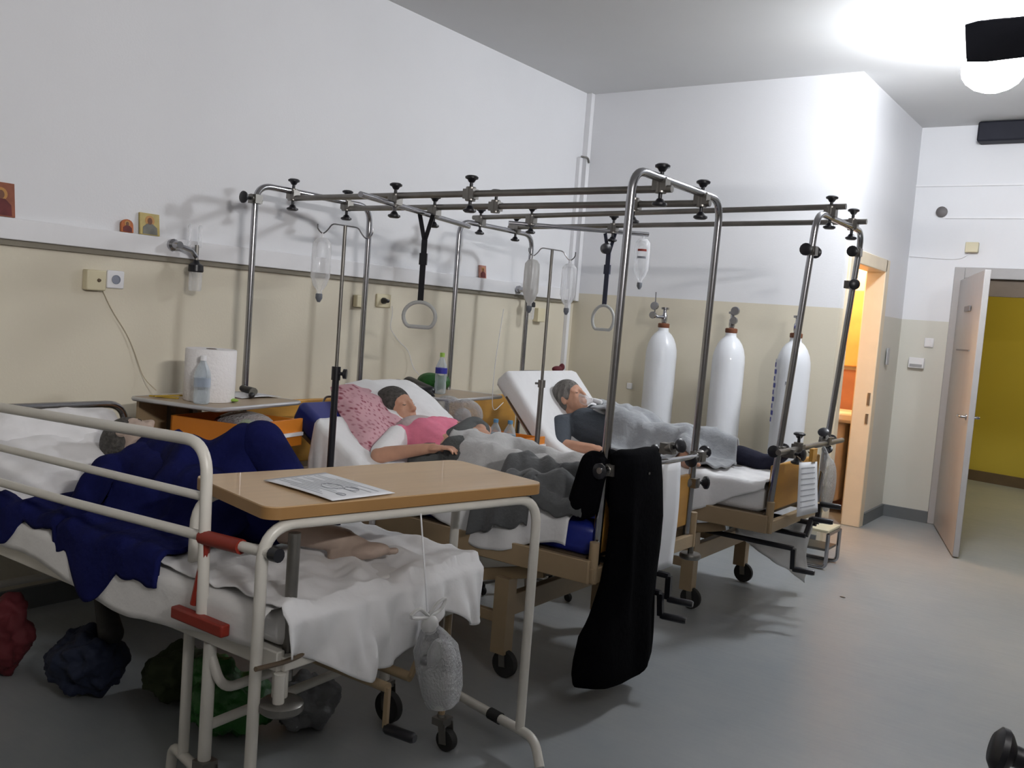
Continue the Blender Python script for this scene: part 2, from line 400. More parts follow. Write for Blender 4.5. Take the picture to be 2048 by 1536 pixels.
# toilet room shell
g = G(); g.box((0.6, 8.45, 0), (X1-0.12, 8.535, 2.7)); g.box((0.5, YB+0.12, 0), (0.6, 8.535, 2.7))
struct(build('wall_toilet_inner', g, M_toiletwall, smooth=False))
g = G(); g.box((0.6, 8.43, 0), (X1-0.12, 8.45, 1.25)); g.box((0.6, YB+0.12, 0), (0.62, 8.45, 1.25))
struct(build('trim_5', g, M_toiletlow, smooth=False))
struct(build('ceiling_toilet', B3((0.5, YB+0.12, 2.7), (X1-0.12, 8.535, 2.75)), M_toiletwall, smooth=False))
# corridor beyond the exit
g = G(); a = math.radians(-14); 
g.bar((0.9, 12.35, 1.2), (6.2, 11.1, 1.2), 0.1, 2.4); g.bar((1.6, YF+0.15, 1.6), (1.6, 12.4, 1.6), 0.1, 3.2); g.bar((6.4, YF+0.15, 1.6), (6.4, 12.4, 1.6), 0.1, 3.2)
struct(build('wall_corridor', g, M_yellow, smooth=False))
g = G(); g.bar((0.9, 12.29, 2.65), (6.2, 11.04, 2.65), 0.1, 0.55)
struct(build('wall_corridor_upper', g, M_mustard, smooth=False))
g = G(); g.bar((1.0, 12.25, 0.06), (6.1, 11.05, 0.06), 0.02, 0.12)
struct(build('baseboard_corridor', g, M_brownsteel, smooth=False))
struct(build('ceiling_corridor', B3((1.5, YF+0.15, 2.95), (6.5, 12.6, 3.0)), M_ceil, smooth=False))
# dado board on the left wall
g = G(); g.box((0, YN, 1.66), (0.035, YB-0.14, 1.752)); o = struct(build('trim_1', g, M_white, bevel=0.004))
g = G(); g.box((0, YN, 1.635), (0.02, YB-0.14, 1.66)); struct(build('trim_shadow', g, mat('shadow_grey_strip', (0.20, 0.18, 0.14), 0.6), smooth=False))  # dark strip painted in as the shadow line under the dado board
# white vertical cable duct in the corner, small tap bracket
g = G(); g.box((0, YB-0.13, 0), (0.035, YB-0.09, 2.83)); g.box((0, YB-0.05, 1.66), (0.05, YB, H)); struct(build('trim_3', g, M_white, bevel=0.003))
g = G(); g.tube(fillet([(0.03, YB-0.11, 2.84), (0.06, YB-0.05, 2.84), (0.06, YB-0.03, 2.80)], 0.02), 0.008); tag(build('pipe_bracket', g, M_dullsteel), 'small grey hooked pipe end high on wall duct in back corner', 'pipe')
# baseboards
g = G(); g.box((X1, TD1+0.1, 0), (X1+0.02, YF, 0.10)); struct(build('baseboard_toilet', g, M_baseb, smooth=False))
g = G(); g.box((X1, YF-0.02, 0), (EX0-0.08, YF, 0.10)); g.box((EX1+0.08, YF-0.02, 0), (XR, YF, 0.10)); struct(build('baseboard_far', g, M_baseb, smooth=False))
g = G(); g.box((0, YN, 0), (0.02, YB, 0.10)); struct(build('baseboard_left', g, M_baseb, smooth=False))
g = G(); g.box((0.02, YB-0.02, 0), (X1, YB, 0.10)); struct(build('baseboard_back', g, M_baseb, smooth=False))
# toilet door frame
t = thing('door_1', 'cream door frame of the warm lit toilet beside the cylinders', 'door frame', (X1, (TD0+TD1)/2, 0)); struct(t)
g = G(); g.box((X1-0.13, TD0-0.07, 0), (X1+0.02, TD0+0.03, TDH+0.07)); g.box((X1-0.13, TD1-0.03, 0), (X1+0.02, TD1+0.08, TDH+0.07)); g.box((X1-0.13, TD0, TDH-0.03), (X1+0.02, TD1, TDH+0.07))
build('door_frame', g, M_doorframe, t, bevel=0.006)
g = G(); g.bar((2.075, 7.80, 1.04), (1.935, 8.42, 1.04), 0.04, 2.04)
build('door_leaf', g, M_doorframe, t, bevel=0.004)
g = G(); g.box((X1-0.02, TD1-0.04, 1.0), (X1+0.0, TD1-0.028, 1.10)); g.box((X1-0.02, TD1-0.04, 0.85), (X1+0.0, TD1-0.028, 0.93)); build('strike_plate', g, M_dullsteel, t)
# exit frame and grey leaf
t = thing('door_2', 'grey exit door standing open into the ward from yellow corridor', 'door', (EX0, YF, 0)); struct(t)
g = G(); g.box((EX0-0.08, YF-0.02, 0), (EX0+0.0, YF+0.16, EXH+0.09)); g.box((EX1, YF-0.02, 0), (EX1+0.08, YF+0.16, EXH+0.09)); g.box((EX0, YF-0.02, EXH), (EX1, YF+0.16, EXH+0.09))
build('door_frame', g, M_doorgrey, t, bevel=0.006)
LA, LB = V((2.66, 8.49, 0)), V((3.02, 7.29, 0)); ld = (LB-LA).normalized(); ln = V((0, 0, 1)).cross(ld)
g = G(); g.bar(LA+V((0, 0, 1.045)), LB+V((0, 0, 1.045)), 0.042, 2.07); build('door_leaf', g, M_doorgrey, t, bevel=0.004)
for sgn, nm in ((1, 'door_handle'), (-1, 'door_handle')):
    g = G(); c0 = LB-ld*0.09+V((0, 0, 1.02)); s_ = ln*sgn
    g.lathe([(0.024, 0), (0.024, 0.006)], c0+s_*0.021, s_, 14); g.tube(fillet([c0+s_*0.02, c0+s_*0.065, c0+s_*0.065-ld*0.11], 0.02), 0.009)
    build(nm, g, M_chrome, t)
g = G(); c0 = LA+ld*0.52
g.bar(c0+V((0, 0, 1.82))-ln*0.03, c0+ld*0.28+V((0, 0, 1.82))-ln*0.03, 0.01, 0.04); g.bar(LA+ld*0.25+V((0, 0, 1.50))-ln*0.024, LA+ld*0.95+V((0, 0, 1.50))-ln*0.024, 0.006, 0.012)
build('push_plate', g, mat('door_dark_detail', (0.16, 0.15, 0.15), 0.5), t)
g = G(); g.box((EX0+0.02, YF+0.02, EXH-0.14), (EX1-0.02, YF+0.06, EXH)); build('transom', g, M_brownsteel, t)

# wall fittings -----------------------------------------------------
def plate(name, c, n_axis, w_, h_, d, m, label, cat, extra=None):
    x, y, z = c; g = G()
    if n_axis == 'x': g.box((x, y-w_/2, z-h_/2), (x+d, y+w_/2, z+h_/2))
    else: g.box((x-w_/2, y-d, z-h_/2), (x+w_/2, y, z+h_/2))
    t = thing(name, label, cat, (x, y, z-h_/2)); build('housing', g, m, t, bevel=0.006)
    if extra: extra(t, x, y, z)
    return t
def sock_hole(t, x, y, z):
    g = G(); g.lathe([(0.022, 0), (0.022, 0.003), (0.019, 0.003), (0.018, -0.002)], (x+0.013, y, z), (1, 0, 0), 18); build('socket_well', g, mat('socket_grey', (0.25, 0.27, 0.33), 0.5), t)
plate('junction_box', (0, 2.40, 1.515), 'x', 0.095, 0.095, 0.045, M_cream, 'cream surface mounted box left of the white socket', 'electrical box',
      lambda t, x, y, z: build('knob', G().lathe([(0.009, 0), (0.007, 0.008)], (x+0.045, y+0.01, z), (1, 0, 0), 12), M_brownsteel, t))
plate('wall_socket', (0, 2.515, 1.525), 'x', 0.088, 0.085, 0.012, M_plastic, 'white square power socket above the paper towel roll', 'socket', sock_hole)
plate('junction_box', (0, 4.14, 1.515), 'x', 0.09, 0.075, 0.04, M_cream, 'cream box on wall behind middle bed beside a black plug', 'electrical box')
def plug(t, x, y, z):
    g = G(); g.lathe([(0.020, 0), (0.020, 0.02), (0.013, 0.035), (0.011, 0.06), (0.004, 0.062)], (x+0.014, y-0.01, z), (1, -0.25, 0), 14); build('plug', g, M_black, t)
plate('wall_socket', (0, 4.36, 1.53), 'x', 0.13, 0.085, 0.014, M_cream, 'cream wall socket with a black plug in it', 'socket', plug)
g = G(); pth = [(0.03, 4.42, 1.50), (0.02, 4.44, 1.44), (0.02, 4.42, 1.36), (0.02, 4.52, 1.27), (0.02, 4.62, 1.22), (0.03, 4.66, 1.10), (0.2, 4.6, 1.03)]
g.tube(fillet(pth, 0.06), 0.0022, 6); tag(build('charger_cable', g, M_plastic), 'thin white cable running down wall to bedside tray', 'cable')
g = G(); g.tube(fillet([(0.01, 2.45, 1.47), (0.01, 2.50, 1.38), (0.01, 2.60, 1.25), (0.02, 2.68, 1.05), (0.1, 2.7, 1.0)], 0.1), 0.0022, 6); tag(build('call_cable', g, mat('beige_cable', (0.45, 0.38, 0.27), 0.6)), 'thin beige cable hanging from box down to near tray', 'cable')
plate('junction_box', (0, 6.13, 1.52), 'x', 0.10, 0.11, 0.05, M_cream, 'cream box on wall below the far gas outlet', 'electrical box')
plate('wall_socket', (0.60, YB, 1.005), 'y', 0.05, 0.05, 0.012, M_plastic, 'tiny white outlet low on back wall left of cylinders', 'socket')
plate('bell_box', (2.694, YF, 2.355), 'y', 0.10, 0.085, 0.045, M_cream, 'small cream box on far wall above the exit', 'electrical box')
plate('intercom_panel', (2.36, YF, 1.36), 'y', 0.125, 0.09, 0.04, M_white, 'white wall intercom box between toilet and exit door', 'intercom',
      lambda t, x, y, z: build('grille', G().box((x-0.05, y-0.043, z-0.035), (x+0.05, y-0.040, z-0.01)), mat('grille_grey', (0.30, 0.30, 0.31), 0.5), t))
plate('light_switch', (2.44, YF, 1.54), 'y', 0.075, 0.08, 0.012, M_white, 'white double light switch above the intercom', 'switch',
      lambda t, x, y, z: build('rocker', G().box((x-0.02, y-0.018, z-0.03), (x+0.02, y-0.012, z+0.03)), M_plastic, t))
plate('light_switch', (X1+0.012, 8.1, 1.40), 'x', 0.075, 0.14, 0.012, mat('panel_grey', (0.45, 0.46, 0.48), 0.5), 'tall grey switch plate on side wall right of toilet', 'switch')
g = G(); g.lathe([(0.045, 0), (0.045, 0.02), (0.02, 0.03)], (2.428, YF, 2.65), (0, -1, 0), 18); tag(build('smoke_sensor', g, mat('sensor_grey', (0.12, 0.11, 0.11), 0.5)), 'small dark round sensor on far wall', 'sensor')
for i, (z, xa, lab) in enumerate(((2.872, 2.2, 'upper thin white cable duct across far wall'), (2.603, 2.46, 'lower thin white cable duct starting at the round sensor'))):
    g = G(); g.box((xa, YF-0.012, z-0.008), (3.9, YF, z+0.008)); tag(build('cable_duct', g, M_white, smooth=False), lab, 'cable duct')
g = G(); g.tube(fillet([(2.21, YF-0.006, 2.27), (2.5, YF-0.006, 2.255), (2.62, YF-0.006, 2.26), (2.68, YF-0.006, 2.31)], 0.04), 0.004, 6); tag(build('bell_wire', g, M_white), 'thin white wire leading to the small box above exit', 'cable')
t = thing('ventilation_box', 'long dark box mounted high on far wall under ceiling', 'ventilation box', (3.3, YF, 3.2))
g = G(); g.box((2.66, YF-0.16, 3.20), (4.2, YF, 3.36)); build('housing', g, M_fan, t, bevel=0.015)

# pictures (icons) standing on the dado ledge --------------------------------
def icon(c, w_, h_, ground, robe, label, round_top=False):
    x, y, z = c; t = thing('icon_picture', label, 'picture', (x, y, z))
    Mx = Matrix(((0.10, 0, 0, 0),)*1) if False else None
    tilt = Matrix.Rotation(math.radians(-7), 3, 'Y')
    if round_top:
        ol = [(-w_/2, 0), (w_/2, 0), (w_/2, h_*0.6)]+[(w_/2*math.cos(a_), h_*0.6+h_*0.4*math.sin(a_)) for a_ in [PI*k/8 for k in range(1, 8)]]+[(-w_/2, h_*0.6)]
    else: ol = [(-w_/2, 0), (w_/2, 0), (w_/2, h_), (-w_/2, h_)]
    def put(ol, h0, h1):
        g = G(); n = len(ol)
        P = lambda a_, b_, d: V((x, y, z))+tilt @ V((0.006+d, a_, b_))
        vs = [P(a_, b_, h0) for a_, b_ in ol]+[P(a_, b_, h1) for a_, b_ in ol]
        g.add(vs, [tuple(range(n-1, -1, -1)), tuple(range(n, 2*n))]+[(k, (k+1) % n, n+(k+1) % n, n+k) for k in range(n)]); return g
    build('panel', put(ol, 0, 0.012), ground, t, smooth=False)
    bust = [(-w_*0.38, h_*0.03), (w_*0.38, h_*0.03), (w_*0.36, h_*0.35), (w_*0.14, h_*0.52), (-w_*0.14, h_*0.52), (-w_*0.36, h_*0.35)]
    build('robe', put(bust, 0.012, 0.0135), robe, t, smooth=False)
    halo = [(w_*0.24*math.cos(2*PI*k/16), h_*0.66+w_*0.24*math.sin(2*PI*k/16)) for k in range(16)]
    build('halo', put(halo, 0.012, 0.013), mat('icon_halo', (0.45, 0.22, 0.06), 0.5), t, smooth=False)
    face = [(w_*0.12*math.cos(2*PI*k/16), h_*0.64+w_*0.16*math.sin(2*PI*k/16)) for k in range(16)]
    build('face', put(face, 0.013, 0.0145), mat('icon_face', (0.16, 0.07, 0.04), 0.6), t, smooth=False)
icon((0.008, 1.97, 1.752), 0.115, 0.145, M_icon_red, M_icon_maroon, 'red and brown icon picture at left end of the wall ledge')
icon((0.008, 2.555, 1.752), 0.062, 0.062, M_icon_orange, M_icon_maroon, 'tiny orange round topped icon on wall ledge', True)
icon((0.008, 2.675, 1.752), 0.105, 0.105, M_icon_gold, M_icon_robe, 'gold icon of robed figure on ledge beside tiny orange one')
icon((0.008, 5.365, 1.752), 0.075, 0.09, M_icon_pink, M_icon_maroon, 'small pinkish picture on wall ledge behind the far bed')

# gas outlets with flowmeters ---------------------------------------------------
def flowmeter(y, z, label, s=1.0):
    t = thing('oxygen_flowmeter', label, 'flowmeter', (0.03, y, z-0.17))
    g = G(); g.lathe([(0.028, 0), (0.03, 0.02), (0.02, 0.03), (0.018, 0.07)], (0.035, y-0.07, z+0.02), (1, 0, 0), 16); g.tube([(0.09, y-0.07, z+0.02), (0.10, y, z+0.0), (0.10, y+0.03, z-0.03)], 0.012, 8)
    build('chrome_valve', g, M_chrome, t)
    for k, dy in enumerate((-0.015, 0.045)):
        g = G(); g.lathe([(0.009, 0), (0.010, 0.01), (0.010, 0.10), (0.006, 0.11)], (0.10, y+dy, z+0.02), (0, 0, 1), 12); build('flow_tube', g, M_clear, t)
    g = G(); g.tube([(0.10, y+0.03, z+0.03), (0.10, y+0.03, z-0.06)], 0.010, 8); build('stem', g, M_dullsteel, t)
    g = G(); g.lathe([(0.012, 0.045), (0.018, 0.03), (0.036, 0.02), (0.038, -0.01), (0.034, -0.015)], (0.10, y+0.03, z-0.09), (0, 0, 1), 18); build('bottle_cap', g, M_black, t)
    g = G(); g.lathe([(0.031, 0), (0.033, -0.02), (0.031, -0.09), (0.027, -0.10), (0.0, -0.10)], (0.10, y+0.03, z-0.10), (0, 0, 1), 18); build('humidifier_jar', g, M_clear, t)
flowmeter(2.86, 1.70, 'chrome oxygen flowmeter with black capped jar above near bedside tray')
flowmeter(5.86, 1.68, 'chrome oxygen flowmeter on wall behind the far bed')

# ceiling light ------------------------------------------------------------------
t = thing('ceiling_lamp', 'bright round opal ceiling lamp near the toilet wall', 'lamp', (3.12, 5.95, 2.92))
LC = V((3.14, 5.9, 3.10))
build('lamp_globe', G().ell(LC, (0.17, 0.17, 0.13)), M_lamp, t)
g = G(); g.lathe([(0.03, 0.12), (0.02, 0.14), (0.02, 0.24), (0.07, 0.25), (0.07, 0.265)], LC, (0, 0, 1), 18); build('ceiling_mount', g, M_dullsteel, t)
# ceiling fan, only one blade tip reaches the frame
t = thing('ceiling_fan', 'ceiling fan with dark blade pointing in front of the lamp', 'fan', (4.15, 3.75, 2.55))
fc = V((4.15, 3.72, 2.62))
g = G(); g.lathe([(0.02, -0.09), (0.09, -0.08), (0.11, -0.03), (0.11, 0.03), (0.05, 0.07), (0.014, 0.08), (0.014, 0.66), (0.06, 0.68), (0.06, H-2.62)], fc, (0, 0, 1), 24); build('motor_housing', g, M_dullsteel, t)
for k in range(4):
    a = PI-0.05+PI/2*k; d = V((math.cos(a), math.sin(a), 0)); sd = V((-d.y, d.x, 0)); pv = math.radians(28)
    wv = sd*math.cos(pv)+V((0, 0, 1))*math.sin(pv)
    g = G(); nrm = d.cross(wv).normalized()*0.004
    pts = []
    for u, hw in ((0.10, 0.03), (0.18, 0.055), (0.30, 0.085), (0.70, 0.10), (0.745, 0.09)):
        pts.append((u, hw))
    ol = [fc+d*u+wv*hw for u, hw in pts]+[fc+d*(u+(0.02 if u > .7 else 0))-wv*hw for u, hw in reversed(pts)]
    n = len(ol); g.add([p+nrm for p in ol]+[p-nrm for p in ol], [tuple(range(n)), tuple(range(2*n-1, n-1, -1))]+[(i, n+i, n+(i+1) % n, (i+1) % n) for i in range(n)])
    build('fan_blade', g, M_fan, t, smooth=False)
# unseen lamp on opposite wall; trough added to keep light off low surfaces
t = thing('wall_lamp', 'white wall lamp with added light-blocking trough, behind the viewer', 'lamp', (6.4, 0.4, 2.6))
g = G(); g.box((5.90, -0.40, 2.47), (6.5, 1.20, 2.49)); g.box((5.90, -0.40, 2.47), (5.91, 1.20, 2.535)); g.box((6.39, -0.40, 2.47), (6.5, 1.20, 2.86)); build('housing', g, M_white, t)

# ================================================================== OXYGEN CYLINDERS
def cylinder(x, y, label, k):
    t = thing('oxygen_cylinder', label, 'gas cylinder', (x, y, 0), 0, None); R = 0.118
    prof = [(R*0.85, 0.0), (R, 0.02), (R, 1.28)]+[(R*math.cos(a)*1.0 if a < 1.3 else 0.04, 1.28+0.20*math.sin(a)) for a in [0.25, 0.5, 0.75, 1.0, 1.2, 1.35]]+[(0.038, 1.50)]
    build('tank', G().lathe(prof, (x, y, 0), (0, 0, 1), 36), M_cyl, t)
    build('neck_ring', G().lathe([(0.040, 1.495), (0.044, 1.50), (0.044, 1.525), (0.036, 1.53)], (x, y, 0), (0, 0, 1), 20), M_rust, t)
    g = G(); g.lathe([(0.018, 1.53), (0.022, 1.55), (0.022, 1.59), (0.014, 1.60), (0.014, 1.63), (0.03, 1.635), (0.03, 1.65)], (x, y, 0), (0, 0, 1), 16)
    build('valve', g, M_chrome, t)
    if k != 2:
        g = G(); s = -1 if k == 0 else 1
        g.tube([(x, y-0.02, 1.575), (x+s*0.03, y-0.07, 1.575), (x+s*0.06, y-0.09, 1.60)], 0.012, 10); g.lathe([(0.03, 0), (0.032, 0.012), (0.03, 0.024)], (x+s*0.05, y-0.07, 1.655), (0, -1, 0), 18)
        g.lathe([(0.026, 0), (0.028, 0.012), (0.026, 0.022)], (x+s*0.052, y-0.085, 1.585), (0, -1, 0), 18)
        if k == 0: g.tube([(x-0.05, y-0.07, 1.60), (x-0.055, y-0.07, 1.76)], 0.005, 6)
        build('regulator', g, M_chrome, t)
    else:
        g = G(); g.tube([(x, y-0.02, 1.57), (x+0.03, y-0.06, 1.56)], 0.014, 10); build('outlet_nut', g, M_bluelabel, t)
        g = G()
        def f(u, v):
            a = math.radians(-160+36*u); return V((x+(R+0.002)*math.cos(a), y+(R+0.002)*math.sin(a), 0.88+0.46*v))
        g.grid(8, 2, f); lb = build('label', g, M_paper, t)
        for i in range(9):
            g = G(); z0 = 0.90+i*0.048
            def f2(u, v, z0=z0, i=i):
                a = math.radians(-156+(16+8*(i % 2))*u); return V((x+(R+0.0035)*math.cos(a), y+(R+0.0035)*math.sin(a), z0+0.032*v))
            g.grid(4, 1, f2); build('printed_mark', g, M_inkblue, lb)
        g = G()
        def f3(u, v):
            a = math.radians(-92+22*u); return V((x+(R+0.002)*math.cos(a), y+(R+0.002)*math.sin(a), 1.17+0.022*v))
        g.grid(6, 1, f3); build('stamp_mark', g, M_ink, t)
    return t
cylinder(0.955, 6.46, 'white oxygen cylinder nearest the bed head corner', 0)
cylinder(1.50, 6.46, 'middle white oxygen cylinder against the back wall', 1)
cylinder(2.00, 6.40, 'white oxygen cylinder with blue lettered label beside toilet door', 2)

# ================================================================== CASTER / CLAMP helpers
def caster(bed, x, y, ztop, r=0.055, m=None, dx=0.02):
    g = G(); g.tube([(x, y, ztop), (x, y, 2*r+0.03)], 0.016, 10)
    g.bar((x, y, 2*r+0.03), (x+dx, y, 2*r+0.0), 0.05, 0.012, (1, 0, 0)) if False else None
    g.box((x-0.02, y-0.026, 2*r+0.01), (x+0.03, y+0.026, 2*r+0.035))
    for s in (-1, 1): g.bar((x+dx, y+s*0.022, 2*r+0.02), (x+dx+0.01, y+s*0.022, r-0.01), 0.003, 0.03, (1, 0, 0))
    c = build('caster_fork', g, m or M_dullsteel, bed)
    w_ = G(); w_.lathe([(r*0.55, -0.014), (r*0.95, -0.014), (r, -0.008), (r, 0.008), (r*0.95, 0.014), (r*0.55, 0.014)], (x+dx+0.01, y, r), (0, 1, 0), 24); build('wheel', w_, M_rubber, c)
    return c
def clamp(par, p, d=(0, 0, 1), both=True, body=True, s=1.0):
    """cross clamp with black star knobs on both ends of axis d"""
    p = V(p); d = V(d).normalized(); a = d.orthogonal().normalized(); b = d.cross(a)
    g = G(); g.lathe([(0.022, -0.032), (0.024, -0.03), (0.024, 0.03), (0.022, 0.032)], p, d, 12)
    g.box((-0.03, -0.022, -0.022), (0.03, 0.022, 0.022), o=p)
    c = build('clamp', g, M_dullsteel, par)
    for sg in ((1, -1) if both else (1,)):
        k = G(); q = p+d*sg*0.03
        k.lathe([(0.008, 0), (0.008, 0.022), (0.013, 0.024), (0.020, 0.036), (0.030, 0.040), (0.031, 0.048), (0.022, 0.054)], q, d*sg, 14)
        build('knob', k, M_black, c)
    return c

# ================================================================== BEDS 2 and 3
def ward_bed(name, y0, y1, xh, xf, hinge, top, label, cranks, wood, crank_drop=0.10):
    """y0 near side, y1 far side; xh head, xf foot"""
    yc = (y0+y1)/2
    t = thing(name, label, 'bed', ((xh+xf)/2, yc, 0))
    g = G()
    for y in (y0, y1): g.box((xh, y-0.015, 0.50), (xf, y+0.015, 0.59))
    for x in (xh, xf, (xh+xf)/2): g.box((x-0.015, y0, 0.50), (x+0.015, y1, 0.56))
    build('side_frame', g, M_beige, t, bevel=0.004)
    # slatted deck, raised back section
    g = G(); g.box((hinge[0], y0+0.03, 0.575), (xf-0.04, y1-0.03, 0.592)); build('deck', g, M_brownsteel, t)
    g = G(); a_ = V((hinge[0], yc, hinge[1]-0.135)); b_ = V((top[0], yc, top[1]-0.135)); g.bar(a_, b_, y1-y0-0.06, 0.014); build('backrest_frame', g, M_brownsteel, t)
    g = G(); g.tube([(b_.x+0.1, yc-0.15, b_.z-0.07), (xh+0.75, yc-0.15, 0.42)], 0.014, 8); g.tube([(b_.x+0.1, yc+0.15, b_.z-0.07), (xh+0.75, yc+0.15, 0.42)], 0.014, 8); build('backrest_strut', g, M_brownsteel, t)
    # scissor / lower frame
    g = G()
    for y in (y0+0.07, y1-0.07):
        g.bar((xf-0.25, y, 0.48), (xf-1.1, y, 0.26), 0.02, 0.05); g.bar((xh+0.25, y, 0.48), (xh+1.0, y, 0.26), 0.02, 0.05)
        g.bar((xh+0.25, y, 0.24), (xf-0.40, y, 0.24), 0.03, 0.045)
    for x in (xf-0.42, xh+0.28): g.bar((x, y0+0.05, 0.30), (x, y1-0.05, 0.30), 0.04, 0.09)
    build('lower_frame', g, M_beige, t, bevel=0.003)
    g = G(); g.box((xf-0.46, y0+0.03, 0.10), (xf-0.39, y0+0.09, 0.42)); build('leg', g, M_beige, t)
    g = G(); g.box((xf-0.46, y1-0.09, 0.10), (xf-0.39, y1-0.03, 0.42)); build('leg', g, M_beige, t)
    g = G(); g.box((xh+0.25, y0+0.03, 0.10), (xh+0.32, y0+0.09, 0.42)); build('leg', g, M_beige, t)
    g = G(); g.box((xh+0.25, y1-0.09, 0.10), (xh+0.32, y1-0.03, 0.42)); build('leg', g, M_beige, t)
    for x in (xf-0.43, xh+0.28):
        for y in (y0+0.06, y1-0.06): caster(t, x, y, 0.16, 0.058)
    # boards
    g = G(); g.box((xf-0.035, y0+0.06, 0.60), (xf-0.012, y1-0.06, 0.84)); build('footboard', g, wood, t, bevel=0.008)
    g = G(); g.box((xh+0.01, y0+0.06, 0.60), (xh+0.035, y1-0.06, 0.95)); build('headboard', g, wood, t, bevel=0.008)
    # headrest retaining hoop above the raised end
    bx, bz = top[0]-0.03, top[1]-0.02
    g = G(); g.tube(fillet([(bx, yc-0.27, bz-0.04), (bx-0.02, yc-0.22, bz+0.035), (bx-0.02, yc+0.02, bz+0.035), (bx, yc+0.05, bz-0.04)], 0.02), 0.0055, 8); build('mattress_hoop', g, M_dullsteel, t)
    # corner bumpers
    g = G(); g.lathe([(0.045, 0), (0.05, 0.006), (0.05, 0.02), (0.045, 0.026)], (xf+0.0, y1-0.01, 0.44), (0, 0, 1), 18); g.tube([(xf, y1-0.01, 0.46), (xf, y1-0.01, 0.56)], 0.014, 8); build('bumper', g, M_dullsteel, t)
    for ys in (y0+0.02, y1-0.02): g = G(); g.tube([(xf, ys, 0.50), (xf, ys, 0.66)], 0.02, 10); build('arch_socket', g, M_beige, t)
    for (cyy, z0, ang) in cranks:
        g = G(); e = xf+0.10
        g.tube([(xf-0.6, cyy, z0), (e, cyy, z0)], 0.014, 8); d = V((0, math.sin(ang), -math.cos(ang)))*crank_drop
        g.bar(V((e, cyy, z0)), V((e, cyy, z0))+d, 0.02, 0.024, (1, 0, 0))
        c = build('crank', g, M_black if crank_drop > .09 else M_dullsteel, t)
        h = G(); q = V((e, cyy, z0))+d; h.lathe([(0.013, 0), (0.015, 0.01), (0.015, 0.10), (0.012, 0.11)], q, (1, 0.15, 0), 12); build('crank_handle', h, M_black, c)
    return t
def mattress(name, y0, y1, xf, hinge, top, m, label, cat='mattress', th=0.12):
    """top surface follows foot - hinge - top"""
    pts = fillet([V((xf, 0, hinge[1])), V((hinge[0], 0, hinge[1])), V((top[0], 0, top[1]))], 0.16, 8)
    rings = []
    def ring(P, N, inset=0.0):
        out = []
        for (a_, b_) in rrect(y1-y0-2*inset, th-2*inset*0.8, 0.035 if inset == 0 else 0.02, 4): out.append(V((P.x, (y0+y1)/2+a_, P.z))+N*(b_-th/2))
        return out
    n = len(pts)
    for i, P in enumerate(pts):
        d = (pts[min(i+1, n-1)]-pts[max(i-1, 0)]).normalized(); N = V((d.z, 0, -d.x)); 
        if N.z < 0: N = -N
        if i == 0: rings.append(ring(P+V((0, 0, 0)), N, 0.02)); rings.append(ring(P+d*0.025, N))
        elif i == n-1: rings.append(ring(P-d*0.025, N)); rings.append(ring(P, N, 0.02))
        else: rings.append(ring(P, N))
    g = G(); g.loft(rings); return tag(build(name, g, m, bevel=0), label, cat)

B2Y0, B2Y1, B2F = 3.05, 3.99, 2.41
ward_bed('hospital_bed', B2Y0, B2Y1, 0.22, B2F, (1.22, 0.72), (0.70, 1.0), 'middle hospital bed with beige frame and honey footboard', [(3.55, 0.46, 0.05), (3.48, 0.40, 0.2)], M_honeywood)
mattress('mattress', B2Y0+0.03, B2Y1-0.04, B2F-0.03, (1.22, 0.72), (0.70, 1.01), M_bluevinyl, 'blue vinyl mattress with raised head end on middle bed', th=0.13)
B3Y0, B3Y1, B3F = 4.56, 5.44, 2.56
ward_bed('hospital_bed', B3Y0, B3Y1, 0.36, B3F, (1.26, 0.72), (0.86, 1.14), 'farthest hospital bed with honey footboard beside oxygen cylinders', [(4.70, 0.42, 0.15), (5.05, 0.50, 2.9), (4.88, 0.46, 2.4)], M_honeywood, 0.11)
mattress('mattress', B3Y0+0.03, B3Y1-0.04, B3F-0.05, (1.26, 0.72), (0.85, 1.17), M_sheet, 'white covered mattress with steep raised head on farthest bed', th=0.13)

